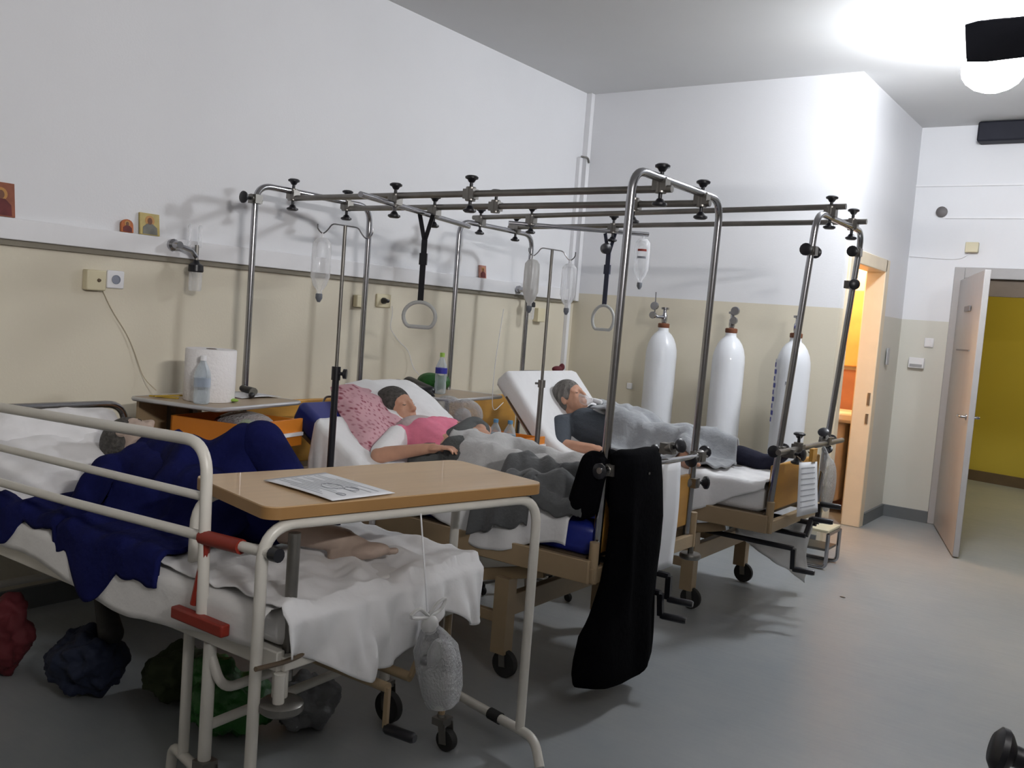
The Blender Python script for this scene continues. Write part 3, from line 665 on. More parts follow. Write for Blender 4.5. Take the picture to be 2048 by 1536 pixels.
# ------------------------------------------------------------------ cloth: height field with hanging edges
def smax(vals, k=0.02):
    m = max(vals); return m+k*math.log(sum(math.exp((v-m)/k) for v in vals))
def cap_top(x, y, p, r0, q, r1):
    """top height of a tapered capsule at x,y (or -1)"""
    ax, ay, az = p; bx, by, bz = q; dx, dy = bx-ax, by-ay; L2 = dx*dx+dy*dy
    t = 0 if L2 < 1e-9 else max(0, min(1, ((x-ax)*dx+(y-ay)*dy)/L2))
    cx, cy, cz = ax+dx*t, ay+dy*t, az+(bz-az)*t; r = r0+(r1-r0)*t; d2 = (x-cx)**2+(y-cy)**2
    R = r*1.25
    if d2 > (R*2.2)**2: return -1
    d = math.sqrt(d2)
    if d < r: return cz+math.sqrt(r*r-d*d)
    return cz-(d-r)*1.6
def drape(name, m, x0, x1, yn, yf, top, hang_n=None, hang_f=None, caps=(), t=0.014, wr=0.012, ws=9.0, edge_n=None, edge_f=None, nu=90, nv=70, label=None, cat='blanket', parent=None, fold=0.02, fs=16.0, skew=None, solid=0.008):
    """top(x,y) surface height; yn/yf functions of x giving cloth edge; edge_n = y of mattress edge, beyond it the cloth hangs down"""
    yn = yn if callable(yn) else (lambda x, c=yn: c); yf = yf if callable(yf) else (lambda x, c=yf: c)
    def hgt(x, y):
        h = top(x, y)
        vs = [h]+[cap_top(x, y, *c) for c in caps]
        z = smax([v for v in vs if v > 0], 0.018)+t
        w_ = noise.noise(V((x*ws, y*ws*0.7, 3.1)))+0.5*noise.noise(V((x*ws*2.3, y*ws*1.9, 7.7)))
        rdg = 1-abs(noise.noise(V((x*ws*0.8+y*ws*0.5, y*ws*0.5-x*2, 1.7))))*2
        return z+wr*(0.5*w_+0.6*rdg)
    def f(u, v):
        x = x0+(x1-x0)*u; s = yn(x)+(yf(x)-yn(x))*v
        if skew: x = x+skew(u, v)
        if edge_n is not None and s < edge_n:
            o = edge_n-s; a_ = noise.noise(V((x*fs, 0.5, 0)))
            return V((x+0.25*fold*a_, edge_n-min(o, 0.03)-fold*(0.5+a_)*min(1, o*5), hgt(x, edge_n)-max(0, o-0.012)))
        if edge_f is not None and s > edge_f:
            o = s-edge_f; a_ = noise.noise(V((x*fs, 9.5, 0)))
            return V((x, edge_f+min(o, 0.03)+fold*(0.5+a_)*min(1, o*5), hgt(x, edge_f)-max(0, o-0.012)))
        return V((x, s, hgt(x, s)))
    g = G(); g.grid(nu, nv, f)
    o = build(name, g, m, parent, solid=solid, sub=0, angle=180)
    if label: tag(o, label, cat)
    return o
def bed_top(hinge, top, z=None):
    def f(x, y):
        if x >= hinge[0]: return hinge[1]
        s = (top[1]-hinge[1])/(hinge[0]-top[0]); return min(hinge[1]+(hinge[0]-x)*s, top[1])
    return f

# ------------------------------------------------------------------ people
def orient(face, crown):
    f = V(face).normalized(); c = V(crown); c = (c-f*c.dot(f)).normalized(); s = c.cross(f)   # s: the head's left side
    return Matrix((f, s, c)).transposed()   # local x=face, y=side, z=crown
def head_geo(g, c, R, s=1.0):
    c = V(c); L = lambda x, y, z: c+R @ V((x*s, y*s, z*s))
    def e(p, r): g.ell(L(*p), (r[0]*s, r[1]*s, r[2]*s), R, 18, 12)
    e((-0.012, 0, 0.03), (0.092, 0.074, 0.088)); e((0.02, 0, -0.02), (0.066, 0.064, 0.085)); e((0.045, 0, -0.075), (0.038, 0.038, 0.03))
    g.cap(L(0.078, 0, 0.022), 0.010*s, L(0.098, 0, -0.018), 0.014*s); e((0.088, 0.011, -0.022), (0.010, 0.009, 0.008)); e((0.088, -0.011, -0.022), (0.010, 0.009, 0.008))
    for k in (-1, 1):
        g.cap(L(0.070, k*0.012, 0.036), 0.011*s, L(0.058, k*0.045, 0.032), 0.009*s)       # brow
        e((0.052, k*0.036, -0.012), (0.022, 0.018, 0.020))                                  # cheek
        e((-0.008, k*0.073, 0.0), (0.017, 0.010, 0.030)); e((-0.002, k*0.077, -0.022), (0.010, 0.007, 0.010))  # ear
        e((0.066, k*0.030, 0.016), (0.013, 0.015, 0.009))                                   # lid
    g.cap(L(0.083, 0.018, -0.047), 0.006*s, L(0.083, -0.018, -0.047), 0.006*s); g.cap(L(0.081, 0.014, -0.057), 0.007*s, L(0.081, -0.014, -0.057), 0.007*s)
    return L
def hand_geo(g, wrist, dirv, palm_n, s=1.0, curl=0.5, thumb_side=1):
    """wrist point, pointing direction, palm normal (side facing the palm)"""
    w_ = V(wrist); d = V(dirv).normalized(); n = V(palm_n); n = (n-d*n.dot(d)).normalized(); sd = d.cross(n)*thumb_side
    pc = w_+d*0.05*s
    R = Matrix((d, sd, n)).transposed(); g.ell(pc, (0.052*s, 0.042*s, 0.016*s), R, 14, 10); g.cap(w_, 0.024*s, w_+d*0.035*s, 0.026*s)
    for i, (off, L_) in enumerate(((0.030, 0.072), (0.010, 0.082), (-0.011, 0.076), (-0.030, 0.060))):
        p = w_+d*0.088*s+sd*off*s; ang = 0.25*curl; dirc = d; q = p
        for j, fr in enumerate((0.45, 0.32, 0.23)):
            dirc = (d*math.cos(ang)+n*math.sin(ang)).normalized(); e = q+dirc*L_*fr*s
            g.cap(q, (0.0088-0.0008*j)*s, e, (0.0082-0.0009*j)*s, 10); q = e; ang += curl*(0.9+0.12*i)
    b = w_+d*0.025*s+sd*0.03*s; m_ = b+(d*0.6+sd*0.65+n*0.3).normalized()*0.042*s; g.cap(b, 0.013*s, m_, 0.0105*s, 10); g.cap(m_, 0.0105*s, m_+(d*0.85+sd*0.2+n*0.45).normalized()*0.032*s, 0.0085*s, 10)
def foot_geo(g, ankle, dirv, upv, s=1.0):
    a_ = V(ankle); d = V(dirv).normalized(); u = V(upv); u = (u-d*u.dot(d)).normalized(); sd = d.cross(u)
    R = Matrix((d, sd, u)).transposed()
    g.cap(a_-u*0.045*s-d*0.03*s, 0.032*s, a_-u*0.035*s+d*0.03*s, 0.036*s); g.ell(a_+d*0.08*s-u*0.04*s, (0.085*s, 0.04*s, 0.028*s), R, 14, 10); g.cap(a_, 0.036*s, a_+d*0.07*s-u*0.03*s, 0.028*s)
    for i in range(5):
        off = (-0.034+i*0.016)*s; L_ = (0.052-0.006*i)*s if i else 0.055*s
        p = a_+d*(0.135-0.008*i)*s+sd*off-u*0.048*s; g.cap(p, (0.0125 if i == 0 else 0.009)*s, p+d*L_*0.55, (0.012 if i == 0 else 0.0078)*s, 8)
def eyes(parent, L, R, s=1.0, closed=True):
    for k in (-1, 1):
        if not closed:
            build('eye', G().ell(L(0.066, k*0.030, 0.012), (0.011*s, 0.011*s, 0.011*s), R, 12, 8), M_eye, parent)
            build('pupil', G().ell(L(0.0755, k*0.030, 0.012), (0.003*s, 0.005*s, 0.005*s), R, 10, 6), M_black, parent)
        else:
            g = G(); g.tube([L(0.077, k*0.019, 0.010), L(0.080, k*0.030, 0.0065), L(0.076, k*0.041, 0.010)], 0.0016*s, 6); build('eyelid_line', g, M_darkhair, parent)
def hair_cap(parent, L, R, c, m, s=1.0, thick=0.010):
    g = G()
    g.ell(L(-0.026, 0, 0.040), ((0.092+thick)*s, (0.073+thick)*s, (0.086+thick)*s), R, 20, 14)
    g.ell(L(-0.050, 0, -0.010), (0.052*s, 0.074*s, 0.060*s), R, 16, 12)
    for k in (-1, 1): g.ell(L(0.012, k*0.066, 0.030), (0.022*s, 0.014*s, 0.035*s), R, 10, 8)
    build('hair', g, m, parent, fuse=0.007*s, sm=2)

# ---- person on the middle bed (pink top)
P2T = bed_top((1.22, 0.72), (0.70, 1.01))
p = thing('person', 'person in pink top and grey cardigan propped up on middle bed', 'person', (1.5, 3.5, 0.73))
Hc = V((0.93, 3.545, 0.96)); R = orient((0.80, 0.0, 0.42), (-0.42, 0.0, 0.85))
g = G(); L = head_geo(g, Hc, R, 1.1)
neck = V((1.02, 3.55, 0.875)); chest = V((1.17, 3.54, 0.85)); belly = V((1.34, 3.52, 0.81)); pel = V((1.52, 3.51, 0.80))
g.cap(L(-0.02, 0, -0.06), 0.05, neck, 0.056); g.cap(neck, 0.06, chest, 0.11)
g.cap((1.11, 3.40, 0.855), 0.065, (1.13, 3.70, 0.87), 0.065); g.cap(chest+V((0, -0.07, 0)), 0.095, pel+V((0, -0.06, 0)), 0.095); g.cap(chest+V((0, 0.07, 0)), 0.095, pel+V((0, 0.06, 0)), 0.095)
hipN, hipF = V((1.54, 3.42, 0.80)), V((1.54, 3.61, 0.80)); knN, knF = V((1.92, 3.38, 0.785)), V((1.93, 3.63, 0.79)); anN, anF = V((2.24, 3.40, 0.77)), V((2.26, 3.62, 0.77))
LEGS2 = [(hipN, 0.085, knN, 0.06), (hipF, 0.085, knF, 0.06), (knN, 0.06, anN, 0.042), (knF, 0.06, anF, 0.042)]
for a_ in LEGS2: g.cap(*a_)
foot_geo(g, anN, (0.35, 0, 0.95), (-1, 0, 0.3)); foot_geo(g, anF, (0.35, 0.1, 0.95), (-1, 0, 0.3))
shN, elN, wrN = V((1.10, 3.37, 0.86)), V((1.16, 3.18, 0.80)), V((1.37, 3.27, 0.855))
shF, elF, wrF = V((1.12, 3.74, 0.88)), V((1.30, 3.80, 0.90)), V((1.42, 3.60, 0.935))
g.cap(shN, 0.052, elN, 0.040); g.cap(elN, 0.040, wrN, 0.026); g.cap(shF, 0.05, elF, 0.038); g.cap(elF, 0.038, wrF, 0.025)
hand_geo(g, wrN, (0.85, 0.45, 0.15), (0, 0, -1), 0.95, 0.45); hand_geo(g, wrF, (0.75, -0.6, -0.1), (0, -0.2, -1), 0.95, 0.5, -1)
build('body', g, M_skin, p, fuse=0.006, sm=2); eyes(p, L, R, 1.1); hair_cap(p, L, R, Hc, M_darkhair, 1.1)
g = G(); g.cap(neck+V((0.06, -0.02, -0.02)), 0.085, chest, 0.125); g.cap(shN, 0.068, shF, 0.068); g.cap(chest+V((0, -0.07, 0.01)), 0.108, belly+V((0, -0.06, 0)), 0.108); g.cap(chest+V((0, 0.07, 0.01)), 0.108, belly+V((0, 0.06, 0)), 0.108)
build('pink_top', g, M_pinkshirt, p, fuse=0.008, sm=3)
g = G(); g.cap(shN, 0.068, shN.lerp(elN, 0.85), 0.056); build('white_sleeve', g, M_sheet, p, fuse=0.008, sm=2)
g = G(); g.cap(belly+V((-0.06, -0.15, -0.04)), 0.085, belly+V((0.04, 0.0, 0.03)), 0.115); g.cap(belly+V((0.04, 0.0, 0.03)), 0.115, shF.lerp(elF, 0.7), 0.075); g.cap(belly+V((0.08, -0.07, 0.0)), 0.11, pel+V((0, -0.07, 0.0)), 0.115); g.cap(belly+V((0.08, 0.07, 0.0)), 0.11, pel+V((0, 0.07, 0.0)), 0.115); g.cap(elF+V((-0.05, -0.03, 0)), 0.055, wrF.lerp(elF, 0.4), 0.045)
build('grey_cardigan', g, M_cardigan, p, fuse=0.008, sm=3)
g = G(); g.ell(V((1.115, 3.50, 0.925)), (0.085, 0.115, 0.045), None, 18, 12); g.ell(V((1.07, 3.45, 0.895)), (0.06, 0.07, 0.04)); build('towelling_bib', g, M_cloth_bib, p, fuse=0.008, sm=3)

# ---- person on the far bed (oxygen mask)
p = thing('person', 'person in dark T-shirt lying under grey blanket on farthest bed', 'person', (1.5, 5.0, 0.73))
Hc3 = V((1.085, 4.99, 1.005)); R3 = orient((0.80, -0.12, 0.50), (-0.50, 0.0, 0.85))
g = G(); L3 = head_geo(g, Hc3, R3, 1.03)
neck = V((1.13, 5.0, 0.895)); chest = V((1.24, 5.0, 0.86)); pel = V((1.56, 5.0, 0.81))
g.cap(L3(-0.02, 0, -0.06), 0.055, neck, 0.06); g.cap(neck, 0.065, chest, 0.12); g.cap((1.15, 4.85, 0.84), 0.07, (1.15, 5.15, 0.85), 0.07)
g.cap(chest+V((0, -0.08, 0)), 0.10, pel+V((0, -0.07, 0)), 0.10); g.cap(chest+V((0, 0.08, 0)), 0.10, pel+V((0, 0.07, 0)), 0.10)
hN, hF, kN, kF, aN, aF = V((1.58, 4.91, 0.81)), V((1.58, 5.09, 0.81)), V((1.95, 4.85, 0.83)), V((1.97, 5.10, 0.83)), V((2.02, 4.70, 0.80)), V((2.30, 5.06, 0.79))
LEGS3 = [(hN, 0.088, kN, 0.062), (hF, 0.088, kF, 0.062), (kN, 0.062, aN, 0.042), (kF, 0.062, aF, 0.042)]
for a_ in LEGS3: g.cap(*a_)
foot_geo(g, aN, (0.55, -0.8, 0.15), (-0.3, 0.1, 0.9)); foot_geo(g, aF, (0.8, 0, 0.6), (-0.6, 0, 0.8))
shN3, elN3, wrN3 = V((1.13, 4.82, 0.845)), V((1.20, 4.70, 0.745)), V((1.42, 4.72, 0.755))
g.cap(shN3, 0.058, elN3, 0.045); g.cap(elN3, 0.045, wrN3, 0.03); hand_geo(g, wrN3, (0.95, 0.2, 0.0), (0, 0, -1), 1.0, 0.5)
shF3, elF3, wrF3 = V((1.15, 5.18, 0.86)), V((1.26, 5.26, 0.80)), V((1.45, 5.14, 0.86)); g.cap(shF3, 0.058, elF3, 0.045); g.cap(elF3, 0.045, wrF3, 0.03); hand_geo(g, wrF3, (0.9, -0.3, -0.1), (0, 0, -1), 1.0, 0.5, -1)
build('body', g, M_skin, p, fuse=0.006, sm=2); eyes(p, L3, R3, 1.03); hair_cap(p, L3, R3, Hc3, M_hair, 1.03)
g = G(); g.cap(neck+V((0.05, 0, -0.04)), 0.085, chest, 0.13); g.cap(shN3, 0.074, shF3, 0.074); g.cap(chest+V((0, -0.08, 0.0)), 0.112, pel+V((-0.1, -0.07, 0)), 0.11); g.cap(chest+V((0, 0.08, 0)), 0.112, pel+V((-0.1, 0.07, 0)), 0.11)
g.cap(shN3, 0.074, shN3.lerp(elN3, 0.95), 0.064); g.cap(shF3, 0.074, shF3.lerp(elF3, 0.8), 0.064)
build('dark_tshirt', g, M_tshirt, p, fuse=0.008, sm=3)
g = G(); q = aF+V((0.0, 0, 0)); foot_geo(g, aF, (0.8, 0, 0.6), (-0.6, 0, 0.8), 1.15); g.cap(aF, 0.052, aF.lerp(kF, 0.35), 0.058); build('navy_sock', g, M_sock, p, fuse=0.008, sm=3)
# oxygen mask and tube
t = thing('oxygen_mask', 'clear plastic oxygen mask over face of far bed patient', 'oxygen mask', tuple(L3(0.09, 0, -0.04)))
g = G(); rings = []
for k, (dd, rr) in enumerate(((0.062, 0.042), (0.085, 0.040), (0.105, 0.030), (0.120, 0.016), (0.15, 0.013))):
    rings.append([L3(dd, rr*0.85*math.cos(2*PI*j/16), -0.030-0.012*k+rr*1.15*math.sin(2*PI*j/16)) for j in range(16)])
g.loft(rings); build('mask_shell', g, M_clear, t)
g = G(); a_ = L3(0.15, 0, -0.08); g.lathe([(0.014, 0), (0.016, 0.02), (0.016, 0.05), (0.010, 0.06)], a_, (0.9, -0.1, -0.1), 12); build('mask_connector', g, M_plastic, t)
build('reservoir_bag', G().ell(V((1.33, 4.96, 0.945)), (0.085, 0.05, 0.035)), M_frost, t)

# ---- person on the near bed (navy clothes, knees up)
p = thing('person', 'person in navy lying on near bed with knee raised and bare legs', 'person', (1.3, 2.1, 0.66))
Hc1 = V((0.70, 2.20, 0.875)); R1 = orient((0.25, 0.55, 0.75), (-0.93, 0.1, 0.30))
g = G(); L1 = head_geo(g, Hc1, R1)
neck = V((0.82, 2.19, 0.83)); chest = V((0.95, 2.16, 0.80)); pel = V((1.28, 2.10, 0.76))
g.cap(L1(-0.02, 0, -0.06), 0.052, neck, 0.058); g.cap(neck, 0.06, chest, 0.11); g.cap((0.90, 2.0, 0.79), 0.065, (0.90, 2.32, 0.80), 0.065)
g.cap(chest+V((0, -0.07, 0)), 0.095, pel+V((0, -0.06, 0)), 0.10); g.cap(chest+V((0, 0.07, 0)), 0.095, pel+V((0, 0.06, 0)), 0.10)
h1N, h1F, k1N, k1F, a1N, a1F = V((1.30, 2.02, 0.76)), V((1.30, 2.20, 0.76)), V((1.66, 1.98, 0.76)), V((1.47, 2.22, 0.965)), V((2.02, 2.12, 0.735)), V((1.72, 2.24, 0.735))
for a_ in ((h1N, 0.085, k1N, 0.06), (h1F, 0.085, k1F, 0.062), (k1N, 0.062, a1N, 0.040), (k1F, 0.062, a1F, 0.042)): g.cap(*a_)
foot_geo(g, a1N, (0.95, 0.25, 0.25), (-0.3, 0.1, 0.95)); foot_geo(g, a1F, (0.9, 0.1, -0.15), (0.1, 0.0, 1))
s1, e1, w1 = V((0.90, 2.33, 0.80)), V((1.02, 2.42, 0.75)), V((0.86, 2.33, 0.86)); g.cap(s1, 0.05, e1, 0.04); g.cap(e1, 0.04, w1, 0.026); hand_geo(g, w1, (-0.5, -0.35, 0.25), (0.2, -0.3, -0.8), 0.9, 0.6)
s1, e1, w1 = V((0.90, 1.98, 0.79)), V((1.05, 1.84, 0.73)), V((1.28, 1.90, 0.74)); g.cap(s1, 0.05, e1, 0.04); g.cap(e1, 0.04, w1, 0.026); hand_geo(g, w1, (1, 0.1, 0), (0, 0, -1), 0.95, 0.4)
build('body', g, M_skinpale, p, fuse=0.006, sm=2); eyes(p, L1, R1); hair_cap(p, L1, R1, Hc1, M_darkhair)
g = G(); g.cap(h1F, 0.10, k1F, 0.088); g.cap(k1F, 0.088, a1F+V((-0.05, 0, 0.06)), 0.068); g.cap(h1N, 0.10, k1N, 0.08); g.cap(k1N, 0.08, k1N.lerp(a1N, 0.35), 0.065); g.cap(chest+V((0, -.07, 0)), 0.11, pel+V((0, -.06, 0)), 0.115); g.cap(chest+V((0, .07, 0)), 0.11, pel+V((0, .06, 0)), 0.115); g.cap((0.90, 1.98, 0.79), 0.072, (0.90, 2.33, 0.80), 0.072); g.cap((0.90, 1.98, 0.79), 0.065, (1.05, 1.84, 0.73), 0.055)
build('navy_clothes', g, M_navy, p, fuse=0.009, sm=3)

# ================================================================== BED 1 (near, white enamel)
t = thing('hospital_bed', 'near white enamel hospital bed with raised side rails', 'bed', (1.2, 2.05, 0))
Y0, Y1, XF = 1.66, 2.46, 2.27
g = G()
for y in (Y0, Y1): g.box((0.18, y-0.014, 0.50), (XF, y+0.014, 0.555))
for x in (0.18, 1.2, XF): g.box((x-0.014, Y0, 0.50), (x+0.014, Y1, 0.54))
g.box((0.2, Y0+0.02, 0.535), (XF-0.02, Y1-0.02, 0.548)); build('bed_frame', g, M_enamel, t, bevel=0.004)
g = G(); g.tube(fillet([(0.20, 1.55, 0.45), (0.20, 1.55, 0.955), (0.20, 2.475, 0.955), (0.20, 2.475, 0.45)], 0.10, 8), 0.017, 12); build('head_rail', g, M_chrome, t)
# side rail
rl = G(); RY = 1.615
rl.tube(fillet([(0.25, RY, 0.60), (0.25, RY, 1.02), (1.97, RY, 1.083), (1.985, RY, 0.57)], 0.10, 8), 0.017, 12)
side = build('side_rail', rl, M_enamel, t)
g = G(); g.tube([(0.25, RY, 0.885), (1.97, RY, 0.928)], 0.013, 10); build('rail_bar', g, M_enamel, side)
g = G(); g.tube([(0.25, RY, 0.762), (1.3, RY, 0.79), (2.27, RY, 0.828)], 0.015, 10); build('rail_bar', g, M_enamel, side)
g = G(); g.tube([(1.97, RY-0.002, 0.815), (2.14, RY-0.002, 0.822)], 0.021, 10); g.tube([(1.99, RY, 0.80), (1.96, RY-0.01, 0.62)], 0.012, 8); build('red_latch', g, M_red, side)
g = G(); g.tube([(2.262, RY, 0.828), (2.29, RY, 0.829)], 0.019, 12); build('end_cap', g, M_black, side)
g = G(); g.box((1.88, RY-0.03, 0.565), (2.11, RY, 0.60)); build('red_latch', g, M_red, side, bevel=0.005)
# far side legs / near side legs
for (x, y) in ((1.97, Y0), (1.93, Y1), (0.35, Y0), (0.35, Y1)):
    g = G(); g.tube([(x, y, 0.50), (x, y, 0.15)], 0.019, 12); build('leg', g, M_enamel, t); caster(t, x, y, 0.17, 0.058)
g = G(); g.tube(fillet([(1.97, Y0, 0.47), (2.02, Y0+0.01, 0.37), (2.0, Y1-0.05, 0.37), (1.95, Y1, 0.47)], 0.05), 0.015, 10); build('cross_tube', g, M_enamel, t)
g = G(); g.tube([(1.97, Y0, 0.25), (1.93, Y1, 0.25)], 0.015, 10); build('cross_tube', g, M_enamel, t)
g = G(); g.tube([(0.35, Y0, 0.25), (0.35, Y1, 0.25)], 0.015, 10); build('cross_tube', g, M_enamel, t)
# crank shafts at the foot
for (cy0, z0, ang, drop) in ((2.03, 0.365, 0.0, 0.125), (2.13, 0.37, 2.6, 0.06)):
    g = G(); g.tube([(1.3, cy0, z0), (2.33, cy0, z0)], 0.016, 10); d = V((0, math.sin(ang), -math.cos(ang)))*drop; g.bar(V((2.33, cy0, z0)), V((2.33, cy0, z0))+d, 0.012, 0.016, (1, 0, 0))
    c = build('crank', g, M_beige, t); q = V((2.33, cy0, z0))+d
    h = G(); h.lathe([(0.013, 0), (0.017, 0.01), (0.017, 0.10), (0.012, 0.11)], q, (1, 0.1, 0), 12); build('crank_handle', h, M_black, c)
g = G(); g.tube([(2.22, 2.44, 0.48), (2.22, 2.44, 0.09)], 0.012, 8); build('foot_strut', g, M_beige, t)
caster(t, 2.22, 2.44, 0.12, 0.038)
# corner socket, chrome pole and bumper
g = G(); g.tube([(2.25, 1.70, 0.46), (2.25, 1.70, 0.87)], 0.017, 12); build('chrome_upright', g, M_dullsteel, t)
g = G(); g.tube([(2.25, 1.68, 0.40), (2.25, 1.68, 0.53)], 0.022, 12); g.tube([(2.28, 1.65, 0.40), (2.28, 1.65, 0.50)], 0.016, 10); build('pole_socket', g, M_enamel, t)
g = G(); g.lathe([(0.05, 0), (0.06, 0.008), (0.06, 0.026), (0.05, 0.034)], (2.27, 1.67, 0.385), (0, 0, 1), 22); build('bumper', g, M_dullsteel, t)
g = G(); g.tube(fillet([(2.30, 1.55, 0.545), (2.285, 1.66, 0.53), (2.285, 1.73, 0.535), (2.28, 1.76, 0.58)], 0.03), 0.007, 8); build('tie', g, M_brownsteel, t)
# mattress, sheet, pillow
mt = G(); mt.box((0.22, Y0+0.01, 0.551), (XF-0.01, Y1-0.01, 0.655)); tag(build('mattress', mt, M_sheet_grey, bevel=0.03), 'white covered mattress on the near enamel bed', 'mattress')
T1 = lambda x, y: 0.660+max(0, min(1, (0.95-x)/0.65))*0.0
def foot_sheet():
    g = G()
    def f(u, v):
        y = Y0-0.02+(Y1-Y0+0.05)*v; s = 1.62+u*0.93     # path along x then down over the foot end
        low = 0.16*math.exp(-((v-0.40)/0.26)**2)+0.10*math.exp(-((v-0.95)/0.12)**2)-0.03
        s1_ = 1.62+u*(0.70+0.10+low)
        e = XF+0.015; wv = 0.016*nz(s1_*7, y*9)+0.008*nz(s1_*22, y*18, 3)+0.022*(1-2*abs(nz(s1_*5+y*4, y*5-s1_*3, 8)))
        if s1_ <= e: 
            yy = y
            return V((s1_, yy, 0.672+wv+0.015*max(0, 1-abs(v-0.85)/0.15)*0+0.02*math.exp(-((s1_-2.05)/0.1)**2-((v-0.85)/0.12)**2)))
        o = s1_-e; fo = 0.06*nz(y*10+o*4, 0.3, o*2)+0.03*nz(y*23-o*6, 1.3)
        gx = 2.43; gy = 2.28      # gathered towards the knot
        k = max(0, 1-abs(v-0.72)/0.33)*min(1, o/0.15)*0.5
        yy = y+(gy-y)*k*0.7
        return V((e+min(o, 0.03)+fo*min(1, o*7)+0.05*k, yy, 0.665-max(0, o-0.01)))
    g.grid(90, 80, f)
    return tag(build('bed_sheet', g, M_sheet, solid=0.004, angle=180), 'wrinkled white sheet hanging over foot of near bed', 'sheet')
foot_sheet()
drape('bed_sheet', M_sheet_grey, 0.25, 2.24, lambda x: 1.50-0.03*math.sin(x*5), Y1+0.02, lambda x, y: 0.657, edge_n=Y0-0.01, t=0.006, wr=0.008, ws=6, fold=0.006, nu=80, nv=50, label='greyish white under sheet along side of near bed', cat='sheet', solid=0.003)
def pillow(name, c, r, R, m, label, n=28, flat=0.55, wob=0.01, parent=None, p_=3.2):
    g = G(); c = V(c); vs = []
    def f(u, v):
        a = 2*u-1; b = 2*v-1
        e = max(0.0, 1-abs(a)**p_)**0.5*max(0.0, 1-abs(b)**p_)**0.5
        return a, b, e
    for sg in (1, -1):
        def ff(u, v, sg=sg):
            a, b, e = f(u, v); k = 1-0.06*(1-abs(a)**2)*abs(b)**3-0.0; 
            q = V((a*r[0]*(1-0.05*abs(b)**2), b*r[1]*(1-0.05*abs(a)**2), sg*r[2]*e+wob*noise.noise(V((a*3+c.x, b*3, sg*2)))+wob*0.6*noise.noise(V((a*7, b*6, sg*3)))))
            return c+R @ q
        g.grid(n, n, ff)
    o = build(name, g, m, parent, angle=180)
    w_ = o.modifiers.new('weld', 'WELD'); w_.merge_threshold = wob*0.9+0.001
    return tag(o, label, 'pillow') if parent is None else o
pillow('pillow', (0.50, 2.02, 0.745), (0.30, 0.37, 0.10), Matrix.Rotation(math.radians(14), 3, 'Y') @ Matrix.Rotation(0.1, 3, 'Z'), M_pillow, 'crumpled white pillow under the head on near bed', wob=0.02)
pillow('pillow', (0.38, 2.05, 0.835), (0.16, 0.33, 0.065), Matrix.Rotation(math.radians(45), 3, 'Y'), M_pillow, 'white pillow propped against head rail of near bed', wob=0.018)
pillow('pillow', (0.50, 1.80, 0.725), (0.22, 0.13, 0.05), Matrix.Rotation(math.radians(6), 3, 'Y'), mat('grey_pillowcase', (0.45, 0.45, 0.47), 0.9, var=0.04, bump=0.4, bscale=14), 'flat grey pillow near the side rail of near bed', wob=0.01)
NV = [(V((0.95, 2.16, 0.80)), 0.11, V((1.28, 2.10, 0.78)), 0.12), (h1N, 0.10, k1N, 0.08), (V((1.28, 2.1, 0.8)), 0.12, V((1.40, 2.18, 0.90)), 0.09), (V((1.05, 1.84, 0.73)), 0.06, V((1.28, 1.90, 0.74)), 0.05)]
drape('navy_blanket', M_navy, 0.72, 1.78, lambda x: 1.60-0.10*max(0, math.sin((x-0.72)*11))-(0.06 if x > 1.2 else 0), lambda x: 2.36, lambda x, y: 0.675, edge_n=Y0-0.005, caps=NV, t=0.022, wr=0.045, ws=7.5, fold=0.02, fs=8,
      skew=lambda u, v: 0.05*math.sin(v*9)*(1-u)-0.02, label='navy fleece blanket bunched over person on near bed', cat='blanket', solid=0.014)

# ================================================================== BED 2 cloths
pillow('pillow', (0.86, 3.66, 0.985), (0.22, 0.27, 0.05), Matrix.Rotation(math.radians(29), 3, 'Y'), M_sheet, 'white pillow beneath the pink one on middle bed', wob=0.008)
pillow('pillow', (0.93, 3.42, 0.885), (0.29, 0.22, 0.09), Matrix.Rotation(math.radians(34), 3, 'Y') @ Matrix.Rotation(-0.35, 3, 'Z'), M_pink, 'plump pink patterned pillow behind person on middle bed', wob=0.02)
T2 = bed_top((1.22, 0.735), (0.70, 1.02))
drape('bed_sheet', M_sheet, 0.86, 2.30, lambda x: 2.70 if x < 1.3 else 2.90+0.05*math.sin(x*9), 3.93, T2, edge_n=3.075, t=0.006, wr=0.012, ws=8, fold=0.03, fs=13, nu=110, nv=90, label='white sheet on middle bed hanging down the near side', cat='sheet', solid=0.004)
drape('blanket', M_ltgrey, 1.36, 2.22, 3.16, 3.86, lambda x, y: 0.745, caps=LEGS2+[(V((1.40, 3.51, 0.80)), 0.11, V((1.56, 3.51, 0.80)), 0.11)], t=0.022, wr=0.03, ws=8, skew=lambda u, v: 0.04*math.sin(v*7), label='light grey blanket over legs of person in pink', cat='blanket', solid=0.012)
drape('blanket', M_dkgrey, 1.84, 2.36, lambda x: 2.86 if x < 2.12 else 2.99, lambda x: 3.55, lambda x, y: 0.755, edge_n=3.07, caps=[(V((1.95, 3.2, 0.78)), 0.07, V((2.3, 3.35, 0.80)), 0.07), (V((2.0, 3.1, 0.77)), 0.05, V((2.3, 3.15, 0.77)), 0.06)], t=0.035, wr=0.055, ws=10, fold=0.05, fs=11, label='dark grey blanket crumpled at foot of middle bed', cat='blanket', solid=0.012)

